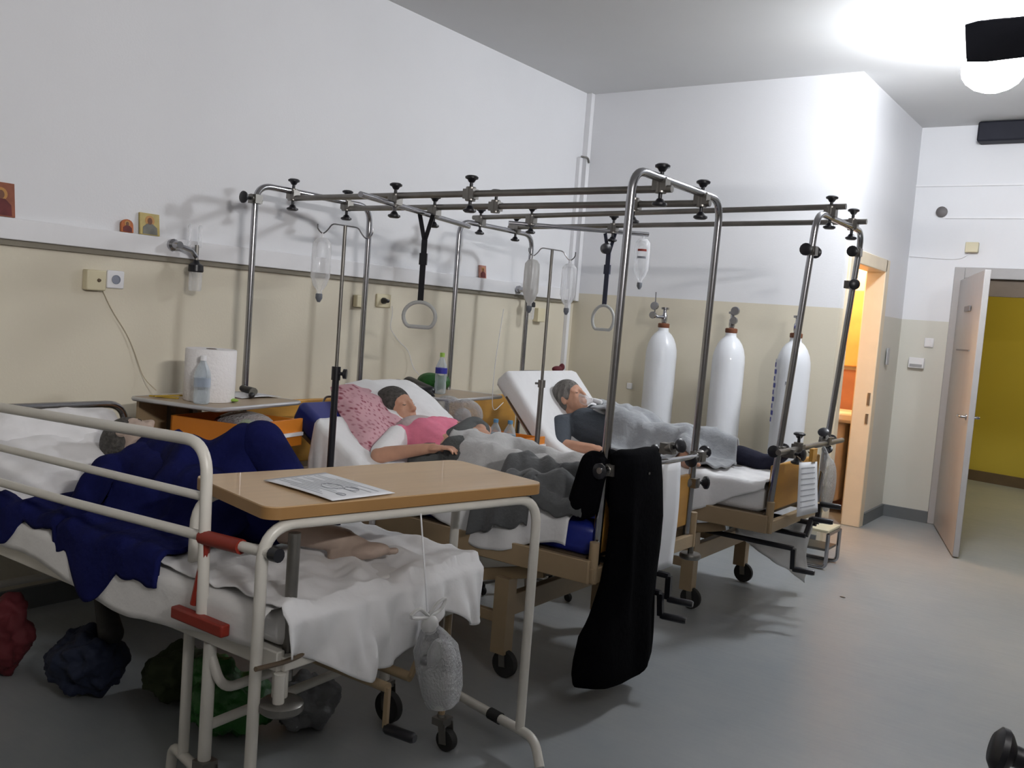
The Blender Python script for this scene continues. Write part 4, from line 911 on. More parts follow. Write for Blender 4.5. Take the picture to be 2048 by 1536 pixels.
# ================================================================== BED 3 cloths
drape('blanket', M_greyblanket, 1.28, 2.24, lambda x: 4.86-0.20*max(0, min(1, (x-1.42)/0.15)), lambda x: 5.28, lambda x, y: 0.74, caps=LEGS3+[(V((1.24, 4.92, 0.86)), 0.12, V((1.56, 4.93, 0.82)), 0.12), (V((1.24, 5.08, 0.86)), 0.12, V((1.56, 5.07, 0.82)), 0.12)], t=0.03, wr=0.03, ws=9, skew=lambda u, v: (0.05*math.sin(v*6)-0.04)+0.06*(1-v)*(1-u)-0.06*v*(1-u), label='grey blue blanket over person on farthest bed', cat='blanket', solid=0.012)
drape('bed_sheet', M_sheet, 1.75, 2.53, lambda x: 4.56-0.22*(0.5+0.5*math.sin((x-1.7)*5.0)), lambda x: 5.3, lambda x, y: 0.735, edge_n=4.585, t=0.008, wr=0.022, ws=9, fold=0.05, fs=12, label='rumpled white sheet at foot of farthest bed', cat='sheet', solid=0.004)
g = G()
def fs3(u, v):
    x = 2.25+0.35*u; z = 0.50-0.36*v*(0.35+0.65*u); return V((x+0.02*nz(u*5, v*3), 4.95+0.2*u+0.04*nz(u*6, v*5, 2), z))
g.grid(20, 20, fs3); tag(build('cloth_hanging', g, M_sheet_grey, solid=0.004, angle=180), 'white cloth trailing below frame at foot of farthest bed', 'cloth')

# ================================================================== TRACTION FRAMES
def arch(par, name, x, y0, y1, z0, z1, ztop, lean=0.0, m=M_chrome, r=0.0165):
    def X(z): return x+lean*(z-z0)/(ztop-z0)
    g = G(); pts = fillet([V((X(z0), y0, z0)), V((X(ztop), y0, ztop)), V((X(ztop), y1, ztop)), V((X(z1), y1, z1))], 0.10, 8)
    g.tube(pts, r, 14); return build(name, g, m, par)
# middle bed
t = thing('traction_frame', 'overhead chrome frame with four posts on middle bed', 'traction frame', (1.33, 3.53, 0.55))
arch(t, 'head_arch', 0.25, 3.114, 3.943, 0.60, 0.60, 2.065); arch(t, 'foot_arch', 2.395, 3.114, 3.943, 0.55, 0.55, 2.085, 0.02)
for y, xa, xb in ((3.36, 0.22, 2.46), (3.755, 0.22, 2.45)):
    g = G(); g.tube([(xa, y, 2.03), (xb, y, 2.045)], 0.015, 12); build('long_bar', g, M_dullsteel, t)
g = G(); g.tube([(1.06, 3.05, 1.995), (0.80, 4.18, 1.985)], 0.014, 12); build('cross_bar', g, M_chrome, t)
for p_ in ((0.25, 3.36, 2.048), (0.25, 3.755, 2.048), (2.41, 3.36, 2.06), (2.41, 3.755, 2.06), (0.985, 3.36, 2.012), (0.90, 3.755, 2.012)): clamp(t, p_)
clamp(t, (1.45, 3.36, 2.037)); clamp(t, (2.08, 3.755, 2.04)); clamp(t, (1.30, 3.755, 2.036), both=False)
clamp(t, (0.25, 3.114, 1.99), (0, -1, 0), both=False); clamp(t, (2.40, 3.943, 0.80), (0.6, 0.8, 0), both=False)
g = G(); g.tube([(2.43, 3.02, 0.945), (2.43, 4.02, 0.925)], 0.012, 12); build('foot_cross_bar', g, M_chrome, t)
clamp(t, (2.42, 3.114, 0.94), (0, -1, 0), both=False); clamp(t, (2.42, 3.943, 0.925), (0, 1, 0.2)); clamp(t, (2.42, 3.62, 0.985), (0.9, -0.3, 0.3), both=True)
g = G(); g.tube([(0.985, 3.36, 1.99), (0.985, 3.36, 1.96)], 0.01, 8); build('strap_hook', g, M_chrome, t)
# far bed
t = thing('traction_frame', 'overhead chrome frame on farthest bed, nearest the toilet', 'traction frame', (1.5, 5.0, 0.55))
arch(t, 'head_arch', 0.40, 4.593, 5.406, 0.60, 0.60, 2.07); arch(t, 'foot_arch', 2.545, 4.593, 5.406, 0.53, 0.53, 2.12, 0.10)
g = G(); g.tube([(0.34, 4.80, 2.115), (2.72, 4.80, 2.175)], 0.015, 12); build('long_bar', g, M_dullsteel, t)
g = G(); g.tube([(0.34, 5.20, 2.10), (2.72, 5.20, 2.15)], 0.015, 12); build('long_bar', g, M_dullsteel, t)
g = G(); g.tube([(0.70, 4.70, 2.07), (1.32, 5.38, 2.085)], 0.014, 12); build('cross_bar', g, M_chrome, t)
for p_ in ((0.40, 4.80, 2.09), (0.40, 5.20, 2.09), (2.645, 4.80, 2.145), (2.645, 5.20, 2.135), (0.80, 4.80, 2.10), (1.16, 5.20, 2.10)): clamp(t, p_)
clamp(t, (2.63, 4.593, 1.93), (0, -1, 0)); clamp(t, (2.61, 5.406, 1.82), (0.5, -0.8, 0), both=False); clamp(t, (2.63, 5.38, 2.0), (0, -1, 0), both=False)
g = G(); g.tube([(2.60, 4.50, 0.925), (2.60, 5.60, 0.915)], 0.015, 12); build('foot_cross_bar', g, M_dullsteel, t)
for p_, d_ in (((2.57, 4.593, 0.925), (0, -1, 0)), ((2.60, 4.80, 0.925), (0, 0, 1)), ((2.59, 5.30, 0.93), (0, -0.7, 0.7)), ((2.57, 5.42, 0.92), (0, 1, 0)), ((2.60, 4.66, 0.91), (1, 0, 0))): clamp(t, p_, d_)

# trapeze handles -----------------------------------------------------------
def trapeze(c, ztop, zring, label, w_=0.17, h_=0.15, rot=0.5, strap=M_black):
    x, y = c; t = thing('trapeze_handle', label, 'trapeze handle', (x, y, zring-h_))
    g = G(); d = V((math.cos(rot), math.sin(rot), 0))
    for s in (-1, 1): g.bar(V((x, y, ztop-0.14)), V((x, y, ztop+0.0))+d*s*0.035, 0.005, 0.022, d)
    g.bar((x, y, ztop-0.13), (x, y, zring+0.0), 0.007, 0.030, d); g.box((-0.02, -0.010, -0.03), (0.02, 0.010, 0.03), R=Matrix.Rotation(rot, 3, 'Z'), o=(x, y, ztop-0.23)); build('strap', g, strap, t)
    g = G(); pts = []
    for k in range(28):
        a = 2*PI*k/28; px = math.cos(a)*w_/2; pz = math.sin(a)*h_/2
        if pz < -h_*0.34: pz = -h_*0.36
        pts.append(V((x, y, zring-h_*0.45))+d*px+V((0, 0, pz)))
    g.tube(pts, 0.010, 10, closed=True); build('grip_ring', g, mat('grip_grey_plastic', (0.42, 0.43, 0.42), 0.35), t)
    return t
trapeze((0.93, 3.66), 1.985, 1.525, 'grey ring grip on black strap above middle bed')
trapeze((1.13, 5.22), 2.07, 1.60, 'grey ring grip on dark strap above farthest bed', rot=0.1, w_=0.15, h_=0.18, strap=mat('navy_strap', (0.03, 0.035, 0.06), 0.6))
g = G(); g.lathe([(0.01, -0.02), (0.034, -0.012), (0.036, 0.012), (0.01, 0.02)], (1.13, 5.18, 1.97), (1, -0.6, 0), 16); tag(build('strap_reel', g, M_black), 'round black strap reel hanging at far overhead bar', 'strap reel')

# ================================================================== IV poles and bottles
def iv_pole(x, y, zt, zk, label, near=True):
    t = thing('drip_stand', label, 'drip stand', (x, y, 0))
    g = G(); g.tube([(x, y, 0.10), (x, y, zk)], 0.0155 if near else 0.014, 12); build('lower_tube', g, M_black if near else M_dullsteel, t)
    g = G(); g.tube([(x, y, zk-0.02), (x-0.0, y, zt)], 0.008, 10); build('upper_tube', g, M_dullsteel, t)
    if near:
        g = G(); g.lathe([(0.02, -0.03), (0.02, 0.03)], (x, y, zk), (0, 0, 1), 12); g.lathe([(0.008, 0), (0.008, 0.02), (0.022, 0.025), (0.022, 0.04)], (x+0.01, y, zk), (0.8, 0.6, 0), 14); build('height_knob', g, M_black, t)
    else: g = G(); g.lathe([(0.02, -0.02), (0.02, 0.02)], (x, y, zk), (0, 0, 1), 12); g.tube([(x, y, zk), (x-0.03, y-0.02, zk)], 0.006, 8); build('height_knob', g, M_dullsteel, t)
    d = V((0.85, 0.5, 0))
    g = G(); c = V((x, y, zt))
    pts = [c-d*0.125+V((0, 0, 0.0)), c-d*0.125-V((0, 0, 0.02)), c-d*0.10-V((0, 0, 0.045)), c-d*0.075-V((0, 0, 0.02)), c-d*0.06+V((0, 0, 0.005)), c, c+d*0.06-V((0, 0, 0.005)), c+d*0.075-V((0, 0, 0.03)), c+d*0.10-V((0, 0, 0.055)), c+d*0.125-V((0, 0, 0.03)), c+d*0.125-V((0, 0, 0.005))]
    g.tube(fillet(pts, 0.015, 3), 0.0032, 8); build('hook_bar', g, M_chrome, t)
    g = G()
    for k in range(5):
        a = 2*PI*k/5+0.3; g.tube([(x, y, 0.11), (x+0.24*math.cos(a), y+0.24*math.sin(a), 0.07)], 0.011, 8)
    build('base', g, M_dullsteel, t)
    for k in range(5):
        a = 2*PI*k/5+0.3; w_ = G(); w_.lathe([(0.02, -0.01), (0.026, 0), (0.02, 0.01)], (x+0.24*math.cos(a), y+0.24*math.sin(a), 0.027), (0.2, 1, 0), 14)
        w_.box((-0.008, -0.008, 0), (0.008, 0.008, 0.03), o=(x+0.24*math.cos(a), y+0.24*math.sin(a), 0.045)); build('wheel', w_, M_rubber, t)
    return t, d
_, dv = iv_pole(1.13, 2.90, 1.835, 1.185, 'black and chrome drip stand between near and middle beds')
iv_pole(1.42, 4.12, 1.862, 1.15, 'thin chrome drip stand between middle and farthest beds', False)
def iv_bottle(c, label, s=1.0, m=None, marks=None):
    """hanging upside down bottle, c = hanging point"""
    c = V(c); t = thing('drip_bottle', label, 'drip bottle', (c.x, c.y, c.z-0.28*s))
    pr = [(0.004, -0.015), (0.025, -0.02), (0.040, -0.04), (0.042, -0.08), (0.042, -0.19), (0.036, -0.205), (0.030, -0.225), (0.012, -0.25), (0.012, -0.265)]
    build('bottle', G().lathe([(r*s, z*s) for r, z in pr], c, (0, 0, 1), 20), m or M_clear, t)
    build('cap', G().lathe([(0.013*s, -0.262*s), (0.015*s, -0.266*s), (0.015*s, -0.283*s), (0.006*s, -0.30*s)], c, (0, 0, 1), 14), mat('grey_cap', (0.12, 0.13, 0.15), 0.5), t)
    g = G(); g.tube([c+V((0, 0, 0.004)), c+V((0.0, 0, -0.017*s))], 0.004, 8); build('hanger', g, M_plastic, t)
    if marks:
        for (z, m2) in marks:
            g = G()
            def f(u, v, z=z): a = math.radians(-100+70*u); return c+V((0.0428*s*math.cos(a), 0.0428*s*math.sin(a), (z+0.012*v)*s))
            g.grid(5, 1, f); build('print', g, m2, t)
    return t
c = V((1.13, 2.90, 1.835))-dv*0.10-V((0, 0, 0.042)); iv_bottle(c, 'clear drip bottle hanging on the near drip stand')
c = V((1.42, 4.12, 1.862))-dv*0.10-V((0, 0, 0.042)); iv_bottle(c, 'cloudy drip bottle on left hook of the far drip stand', 1.0, M_frost)
c = V((1.42, 4.12, 1.862))+dv*0.10-V((0, 0, 0.052)); iv_bottle(c, 'clear slim drip bottle on right hook of the far drip stand', 0.95)
iv_bottle((1.30, 5.355, 2.075), 'clear drip bottle with red print on farthest bed overhead bar', 1.15, M_clear, [(-0.09, M_red), (-0.13, M_ink)])
g = G(); g.tube(fillet([(1.22, 4.0, 1.53), (1.20, 3.98, 1.2), (1.12, 4.1, 0.95), (1.05, 4.3, 1.0)], 0.2), 0.002, 6); tag(build('drip_line', g, M_plastic), 'thin drip tube hanging below the cloudy bottle', 'tube')

# ================================================================== NIGHTSTANDS
def nightstand(cx, cy, rz, body_m, side_m, label, out, tray_c, tray_s, tray_r, dz0=0.805, dz1=0.925):
    t = thing('nightstand', label, 'nightstand', (cx, cy, 0), rz); F = Matrix.Translation((cx, cy, 0)) @ Matrix.Rotation(rz, 4, 'Z')
    def bx(a, b): g = G(); g.box(a, b); g.v = [F @ p for p in g.v]; return g
    g = G()
    zt = dz0-0.012; g.box((-0.22, -0.21, 0.10), (0.20, -0.195, zt)); g.box((-0.22, 0.195, 0.10), (0.20, 0.21, zt)); g.box((-0.22, -0.21, 0.10), (-0.205, 0.21, 0.97)); g.box((-0.22, -0.21, 0.10), (0.20, 0.21, 0.115)); g.box((-0.22, -0.2, zt-0.015), (0.20, 0.2, zt))
    g.v = [F @ p for p in g.v]; build('body', g, body_m, t)
    build('door', bx((0.195, -0.20, 0.13), (0.21, 0.20, dz0-0.045)), side_m, t, bevel=0.004)
    for a in (-1, 1):
        g = G()
        for b in (-1, 1): g.tube([F @ V((b*0.18, a*0.18, 0.10)), F @ V((b*0.18, a*0.18, 0.02))], 0.015, 8)
        build('leg', g, M_rubber, t)
    # open drawer
    o0, z0, z1 = out, dz0, dz1
    g = G(); g.box((o0-0.42, -0.20, z0), (o0, -0.188, z1)); g.box((o0-0.42, 0.188, z0), (o0, 0.20, z1)); g.box((o0-0.42, -0.20, z0), (o0-0.408, 0.20, z1)); g.box((o0-0.42, -0.20, z0), (o0, 0.20, z0+0.01)); g.box((o0, -0.21, z0-0.005), (o0+0.016, 0.21, z1+0.005))
    g.v = [F @ p for p in g.v]; d = build('drawer', g, side_m, t, bevel=0.002)
    build('drawer_handle', bx((o0+0.016, -0.20, z0+0.045), (o0+0.03, 0.20, z0+0.062)), M_plastic, d)
    # fold-out tray
    TF = Matrix.Translation((tray_c[0], tray_c[1], 0.985)) @ Matrix.Rotation(tray_r, 4, 'Z')
    g = G(); g.prism(rrect(tray_s[0], tray_s[1], 0.03), 0.012, TF); tr = build('tray', g, M_traywood, t)
    g = G(); ol = rrect(tray_s[0]+0.008, tray_s[1]+0.008, 0.034); g.tube([TF @ V((a, b, 0.004)) for a, b in ol], 0.010, 8, closed=True); build('tray_rim', g, M_traymetal, tr)
    g = G(); g.box((-0.205, -0.03, 0.80), (-0.18, 0.0, 0.985)); g.box((-0.205, 0.12, 0.80), (-0.18, 0.15, 0.985)); g.box((-0.21, 0.0, 0.97), (0.05, 0.05, 0.985)); g.v = [F @ p for p in g.v]; build('tray_arm', g, M_dullsteel, t)
    return t
nightstand(0.40, 2.765, math.radians(12), M_beige, M_orangewood, 'nightstand with orange drawer pulled out between near and middle beds', 0.40, (0.46, 2.80), (0.50, 0.60), math.radians(12))
nightstand(0.56, 4.315, math.radians(4), M_mustard, M_orangewood, 'mustard nightstand with open orange drawer between middle and farthest beds', 0.62, (0.56, 4.37), (0.47, 0.58), math.radians(6), 0.70, 0.80)
# things on nightstand 1
t = thing('paper_towel_roll', 'large white paper towel roll on near bedside tray', 'paper roll', (0.50, 2.695, 0.998))
g = G(); c = (0.50, 2.71, 0.998); g.lathe([(0.02, 0.0), (0.112, 0.0), (0.115, 0.004), (0.115, 0.236), (0.112, 0.24), (0.03, 0.24), (0.024, 0.232), (0.02, 0.05)], c, (0, 0, 1), 40); build('roll', g, M_towel, t)
build('core', G().lathe([(0.023, 0.02), (0.0235, 0.2415), (0.019, 0.2415), (0.018, 0.03)], c, (0, 0, 1), 20), mat('brown_card', (0.10, 0.06, 0.04), 0.8), t)
def bottle(c, label, h=0.21, r=0.032, m=None, capm=None, lab=None, group=None):
    c = V(c); t = thing('water_bottle', label, 'bottle', tuple(c), 0, group); k = h/0.21
    pr = [(r*0.85, 0), (r, 0.006), (r, 0.05*k), (r*0.94, 0.06*k), (r, 0.07*k), (r, 0.125*k), (r*0.9, 0.145*k), (r*0.5, 0.175*k), (0.013, 0.185*k), (0.013, 0.195*k)]
    build('bottle', G().lathe(pr, c, (0, 0, 1), 22), m or M_bottle, t)
    build('cap', G().lathe([(0.015, 0.190*k), (0.015, 0.21*k), (0.013, 0.212*k)], c, (0, 0, 1), 16), capm or M_plastic, t)
    if lab: build('label', G().lathe([(r+0.0005, lab[1]*k), (r+0.001, lab[1]*k), (r+0.001, lab[2]*k), (r+0.0005, lab[2]*k)], c, (0, 0, 1), 22), lab[0], t)
    return t
bottle((0.60, 2.595, 0.998), 'clear water bottle standing in front of paper towel roll', 0.215, 0.036, M_bottle, M_plastic, (clear_mat('pale_label', (0.55, 0.62, 0.72), 0.7), 0.075, 0.115))
g = G()
for i in range(2): g.box((-0.05, -0.008-i*0.0, 0), (0.09, 0.006, 0.006), R=Matrix.Rotation(0.5+i, 3, 'Z'), o=(0.34+0.03*i, 2.56, 0.998+i*0.007))
tag(build('pencils', g, mat('yellow_pencil', (0.45, 0.30, 0.04), 0.6)), 'two yellow pencils at left corner of near tray', 'pencils')
g = G()
def fp(u, v): return V((0.28+0.22*u, 2.90+0.24*v, 1.001+0.006*math.sin(v*3)))
g.grid(6, 6, fp); tag(build('paper_sheet', g, M_paper, solid=0.001), 'white paper sheets lying on near bedside tray', 'paper')
g = G(); g.cap((0.52, 2.94, 1.018), 0.016, (0.40, 3.05, 1.02), 0.02); g.cap((0.40, 3.05, 1.02), 0.02, (0.30, 3.06, 1.025), 0.018); tag(build('black_pouch', g, M_black, fuse=0.006, sm=2), 'small black pouch at right corner of near tray', 'pouch')
g = G(); g.ell((0.60, 2.77, 1.008), (0.03, 0.02, 0.008)); tag(build('pill_strip', g, M_lime), 'lime green packet beside the paper towel roll', 'packet')
t = thing('food_bag', 'clear plastic bag with green and dark food in orange drawer', 'bag', (0.62, 2.83, 0.82))
build('film', G().ell((0.62, 2.83, 0.895), (0.15, 0.13, 0.06)), M_clearbag, t); build('green_contents', G().ell((0.66, 2.80, 0.90), (0.035, 0.03, 0.025)), M_lime, t); build('dark_contents', G().ell((0.56, 2.76, 0.90), (0.05, 0.05, 0.03)), M_darkred, t)
# things on nightstand 2
t = thing('handbag', 'glossy black handbag lying on far bedside tray', 'handbag', (0.48, 4.22, 0.998))
g = G(); g.cap((0.36, 4.26, 1.04), 0.042, (0.62, 4.16, 1.022), 0.03); g.cap((0.34, 4.18, 1.03), 0.035, (0.58, 4.13, 1.018), 0.025); build('pouch', g, M_black, t, fuse=0.008, sm=3)
g = G(); g.tube(fillet([(0.60, 4.15, 1.03), (0.68, 4.12, 1.0), (0.70, 4.10, 0.93), (0.62, 4.02, 0.92), (0.5, 4.06, 0.99)], 0.03), 0.012, 8); build('strap', g, M_black, t)
g = G(); g.ell((0.45, 4.36, 1.055), (0.10, 0.07, 0.058)); g.ell((0.52, 4.40, 1.06), (0.04, 0.04, 0.045)); tag(build('green_bag', g, M_green, fuse=0.008, sm=2), 'crumpled green plastic bag behind the black handbag', 'bag')
bottle((0.575, 4.30, 0.998), 'tall clear bottle with blue label and lime cap on far tray', 0.245, 0.035, M_bottle, M_lime, (M_bluelabel, 0.105, 0.135))
bottle((1.03, 4.27, 0.712), 'left small water bottle with blue cap in far open drawer', 0.19, 0.036, M_bottle, mat('blue_cap', (0.10, 0.25, 0.42), 0.5), (M_blueclear, 0.09, 0.125))
bottle((1.11, 4.30, 0.712), 'right small water bottle with blue cap in far open drawer', 0.19, 0.036, M_bottle, mat('blue_cap', (0.10, 0.25, 0.42), 0.5), (M_blueclear, 0.09, 0.125))
t = thing('grocery_bag', 'puffy clear plastic bag hanging beside the far nightstand', 'bag', (0.86, 4.14, 0.78))
g = G(); g.ell((0.78, 4.14, 0.925), (0.12, 0.07, 0.09)); g.ell((0.91, 4.14, 0.92), (0.11, 0.08, 0.09)); g.ell((0.84, 4.13, 0.85), (0.14, 0.07, 0.06)); build('film', g, M_clearbag, t, fuse=0.01, sm=2)
build('white_contents', G().ell((0.88, 4.15, 0.905), (0.055, 0.045, 0.05)), M_frost, t)
build('red_lid', G().lathe([(0.05, 0), (0.05, 0.015)], (0.98, 4.12, 0.825), (0.2, -0.4, 1), 20), mat('pink_lid', (0.6, 0.12, 0.14), 0.5), t)

# ================================================================== OVERBED TABLE
TA = -0.222; TC = V((2.129, 2.146, 0)); TF = Matrix.Translation(TC) @ Matrix.Rotation(TA, 4, 'Z')
t = thing('overbed_table', 'long beech topped overbed table straddling near bed', 'table', tuple(TC), TA)
g = G(); g.prism(rrect(0.48, 1.01, 0.045, 8), 0.032, TF @ Matrix.Translation((0, 0, 0.915))); tt = build('table_top', g, M_tabedge, t)
g = G(); g.prism(rrect(0.478, 1.008, 0.045, 8), 0.0035, TF @ Matrix.Translation((0, 0, 0.947))); build('laminate', g, M_table, tt)
def TL(x, y, z): return TF @ V((x, y, z))
for x in (0.215, -0.215):
    g = G(); g.tube(fillet([TL(x, -0.50, 0.09), TL(x, -0.50, 0.897), TL(x, 0.50, 0.897), TL(x, 0.50, 0.09)], 0.10, 8), 0.0165, 14); build('leg_frame', g, M_enamel, t)
for y in (-0.50, 0.50):
    g = G(); g.tube(fillet([TL(-0.30, y, 0.016), TL(-0.29, y, 0.09), TL(0.29, y, 0.09), TL(0.345, y-0.02, 0.016)], 0.06, 6), 0.0165, 12); ft = build('foot_bar', g, M_enamel, t)
    g = G(); g.tube([TL(0.06, y, 0.09), TL(0.115, y, 0.09)], 0.021, 12); build('black_sleeve', g, M_rubber, ft)
# leaflet on the table
t = thing('leaflet', 'printed white leaflet lying on the overbed table', 'paper', (2.14, 1.92, 0.951))
q00, q10, q11, q01 = V((1.967, 1.821, 0.953)), V((2.301, 1.783, 0.953)), V((2.318, 2.016, 0.953)), V((1.971, 2.065, 0.953))
def QP(u, v, dz=0): p_ = q00.lerp(q10, u).lerp(q01.lerp(q11, u), v); return p_+V((0, 0, 0.004*math.sin(u*2.6)*(1-v)+0.002+dz))
g = G(); g.grid(12, 12, lambda u, v: QP(u, v)); pg = build('page', g, M_paper, t, solid=0.001)
random.seed(3)
for k in range(13):
    v0 = 0.10+k*0.062; L_ = 0.35+0.5*random.random(); u0 = 0.08 if k % 3 else 0.3; g = G()
    g.grid(6, 1, lambda u, v: QP(u0+u*min(L_, 0.9-u0), v0+0.012*v, 0.0012)); build('text_line', g, M_ink, pg)
for (u0, v0, r) in ((0.55, 0.5, 0.12), (0.72, 0.62, 0.08), (0.85, 0.3, 0.05)):
    g = G(); g.tube([QP(u0+r*math.cos(2*PI*k/14), v0+r*math.sin(2*PI*k/14), 0.0015) for k in range(14)], 0.0008, 5, closed=True); build('diagram', g, M_ink, pg)
# bag on a string
t = thing('hanging_bag', 'knotted clear plastic bag with bottle on string below table edge', 'bag', (2.40, 2.20, 0.27))
g = G(); g.tube([(2.385, 2.06, 0.90), (2.40, 2.105, 0.60)], 0.0025, 6); build('string', g, M_plastic, t)
g = G()
for s in (-1, 1):
    pts = [V((2.40, 2.11, 0.585)), V((2.40, 2.11+s*0.045, 0.62)), V((2.40, 2.11+s*0.085, 0.625 if s > 0 else 0.60)), V((2.40, 2.11+s*0.06, 0.59)), V((2.40, 2.11, 0.58))]
    g.tube(fillet(pts, 0.02, 3), [0.006]*len(fillet(pts, 0.02, 3)), 8)
g.ell((2.40, 2.12, 0.555), (0.025, 0.03, 0.03)); build('knot', g, M_frost, t)
def bag_ring(cx, cy, z, rx, ry, ph): return [V((cx+rx*math.cos(a)*(1+0.12*math.sin(3*a+ph)), cy+ry*math.sin(a)*(1+0.1*math.sin(5*a+ph)), z)) for a in [2*PI*k/24 for k in range(24)]]
g = G(); g.loft([bag_ring(2.40, 2.12, 0.56, 0.02, 0.02, 0), bag_ring(2.40, 2.14, 0.52, 0.035, 0.05, 1), bag_ring(2.40, 2.16, 0.47, 0.05, 0.085, 2), bag_ring(2.40, 2.18, 0.40, 0.05, 0.09, 2.5), bag_ring(2.40, 2.20, 0.33, 0.05, 0.08, 3), bag_ring(2.40, 2.21, 0.285, 0.045, 0.06, 3.3), bag_ring(2.40, 2.21, 0.272, 0.02, 0.03, 3.3)]); build('film', g, M_clearbag, t)
g = G(); g.lathe([(0.02, 0.21), (0.03, 0.20), (0.044, 0.17), (0.046, 0.14), (0.046, 0.01), (0.04, 0.0)], (2.40, 2.195, 0.282), (0, -0.05, 1), 22); build('bottle', g, M_frost, t)

# ================================================================== COAT on the foot bar of the middle bed
t = thing('black_coat', 'black coat draped over foot bar of middle bed', 'coat', (2.5, 3.2, 0.07))
rows = [(1.015, 3.13, 3.30, 0.03), (1.0, 3.10, 3.40, 0.05), (0.96, 3.10, 3.44, 0.055), (0.86, 3.11, 3.47, 0.055), (0.72, 3.12, 3.50, 0.055), (0.60, 3.11, 3.50, 0.055), (0.48, 3.09, 3.49, 0.06), (0.38, 3.03, 3.50, 0.06), (0.30, 2.97, 3.515, 0.065), (0.22, 2.94, 3.52, 0.07), (0.185, 2.935, 3.52, 0.07), (0.14, 2.95, 3.515, 0.07), (0.105, 3.03, 3.50, 0.068), (0.095, 3.06, 3.42, 0.05)]
rings = []
for i, (z, ya, yb, th) in enumerate(rows):
    r_ = []
    for k in range(40):
        a = 2*PI*k/40; cyy = (ya+yb)/2; hw = (yb-ya)/2; ca, sa = math.cos(a), math.sin(a)
        y = cyy+hw*(abs(ca)**0.8)*(1 if ca > 0 else -1); x = 2.455+th*(abs(sa)**0.8)*(1 if sa > 0 else -1)
        x += 0.022*nz(y*14, z*2.0, 1 if sa > 0 else 5)*min(1, (1.03-z)*4)
        r_.append(V((x, y, z-0.02*nz(y*6, 2)-(0.04 if z < 0.2 and y < 3.0 else 0)*0)))
    rings.append(r_)
g = G(); g.loft(rings[::-1]); build('coat_body', g, M_coat, t, angle=180)
g = G(); g.cap((2.37, 3.08, 0.955), 0.055, (2.34, 3.085, 0.80), 0.065); g.cap((2.39, 3.16, 0.955), 0.06, (2.35, 3.2, 0.80), 0.06); build('sleeve', g, M_coat, t, fuse=0.012, sm=3)
for (x, y, z) in ((2.418, 3.052, 0.965), (2.512, 3.27, 0.925)):
    build('button', G().lathe([(0.006, 0), (0.006, 0.004)], (x, y, z), (1, -0.2, 0), 10), M_chrome, t)

# ================================================================== charts, bags at the foot of the beds
g = G()
def fc2(u, v): return V((2.465+0.006*math.sin(v*4), 3.50+0.16*u+0.04*v*(u-0.5), 0.93-0.46*v))
g.grid(4, 14, fc2); tag(build('paper_chart', g, M_paper, solid=0.002), 'white paper chart hanging behind the black coat', 'chart')
t = thing('clipboard_chart', 'white ruled patient chart hanging at foot of farthest bed', 'chart', (2.66, 4.82, 0.58))
def fc3(u, v, d=0): return V((2.645+0.03*v+d, 4.70+0.30*u-0.05*v*(1-u), 0.865-0.27*v-0.02*u))
g = G(); g.grid(4, 8, fc3); pg = build('page', g, M_paper, t, solid=0.002)
for k in range(8):
    g = G(); v0 = 0.1+0.105*k; g.grid(4, 1, lambda u, v: fc3(0.1+0.75*u, v0+0.012*v, 0.0025)); build('ruled_line', g, M_ink, pg)
g = G(); g.tube([(2.615, 4.72, 0.905), (2.65, 4.72, 0.87)], 0.003, 6); g.tube([(2.615, 4.93, 0.90), (2.65, 4.95, 0.855)], 0.003, 6); build('wire_hook', g, M_chrome, t)
g = G(); g.box((2.63, 4.90, 0.85), (2.65, 4.97, 0.92)); build('clip', g, M_honeywood, t)
g = G(); g.ell((2.67, 5.17, 0.70), (0.03, 0.10, 0.15)); g.cap((2.62, 5.18, 0.91), 0.01, (2.65, 5.17, 0.80), 0.04); tag(build('clear_bag', g, M_clearbag, fuse=0.01, sm=2), 'clear plastic bag hanging right of patient chart', 'bag')
g = G(); g.ell((0.80, 5.24, 1.165), (0.03, 0.05, 0.022)); g.ell((0.81, 5.28, 1.18), (0.02, 0.02, 0.025)); tag(build('red_cloth', g, M_darkred, fuse=0.005, sm=1), 'small dark red cloth on top corner of farthest mattress', 'cloth')
g = G(); g.ell((2.711, 5.546, 0.003), (0.018, 0.006, 0.003)); tag(build('floor_crumb', g, M_brownsteel), 'tiny dark crumb alone on open floor', 'crumb')
# step stool
t = thing('step_stool', 'low chrome framed step stool by the toilet doorway', 'stool', (2.34, 6.2, 0))
g = G()
for y in (6.10, 6.36):
    g.tube(fillet([(2.20, y, 0.24), (2.20, y, 0.015), (2.44, y, 0.015), (2.44, y, 0.24)], 0.04), 0.013, 10)
g.tube([(2.20, 6.10, 0.235), (2.20, 6.36, 0.235)], 0.011, 10); g.tube([(2.44, 6.10, 0.235), (2.44, 6.36, 0.235)], 0.011, 10); build('frame', g, M_chrome, t)
g = G(); g.box((2.20, 6.09, 0.245), (2.44, 6.37, 0.265)); build('tread', g, M_cream, t, bevel=0.005)
g = G(); g.box((2.21, 6.12, 0.12), (2.43, 6.34, 0.135)); build('shelf', g, M_dullsteel, t)
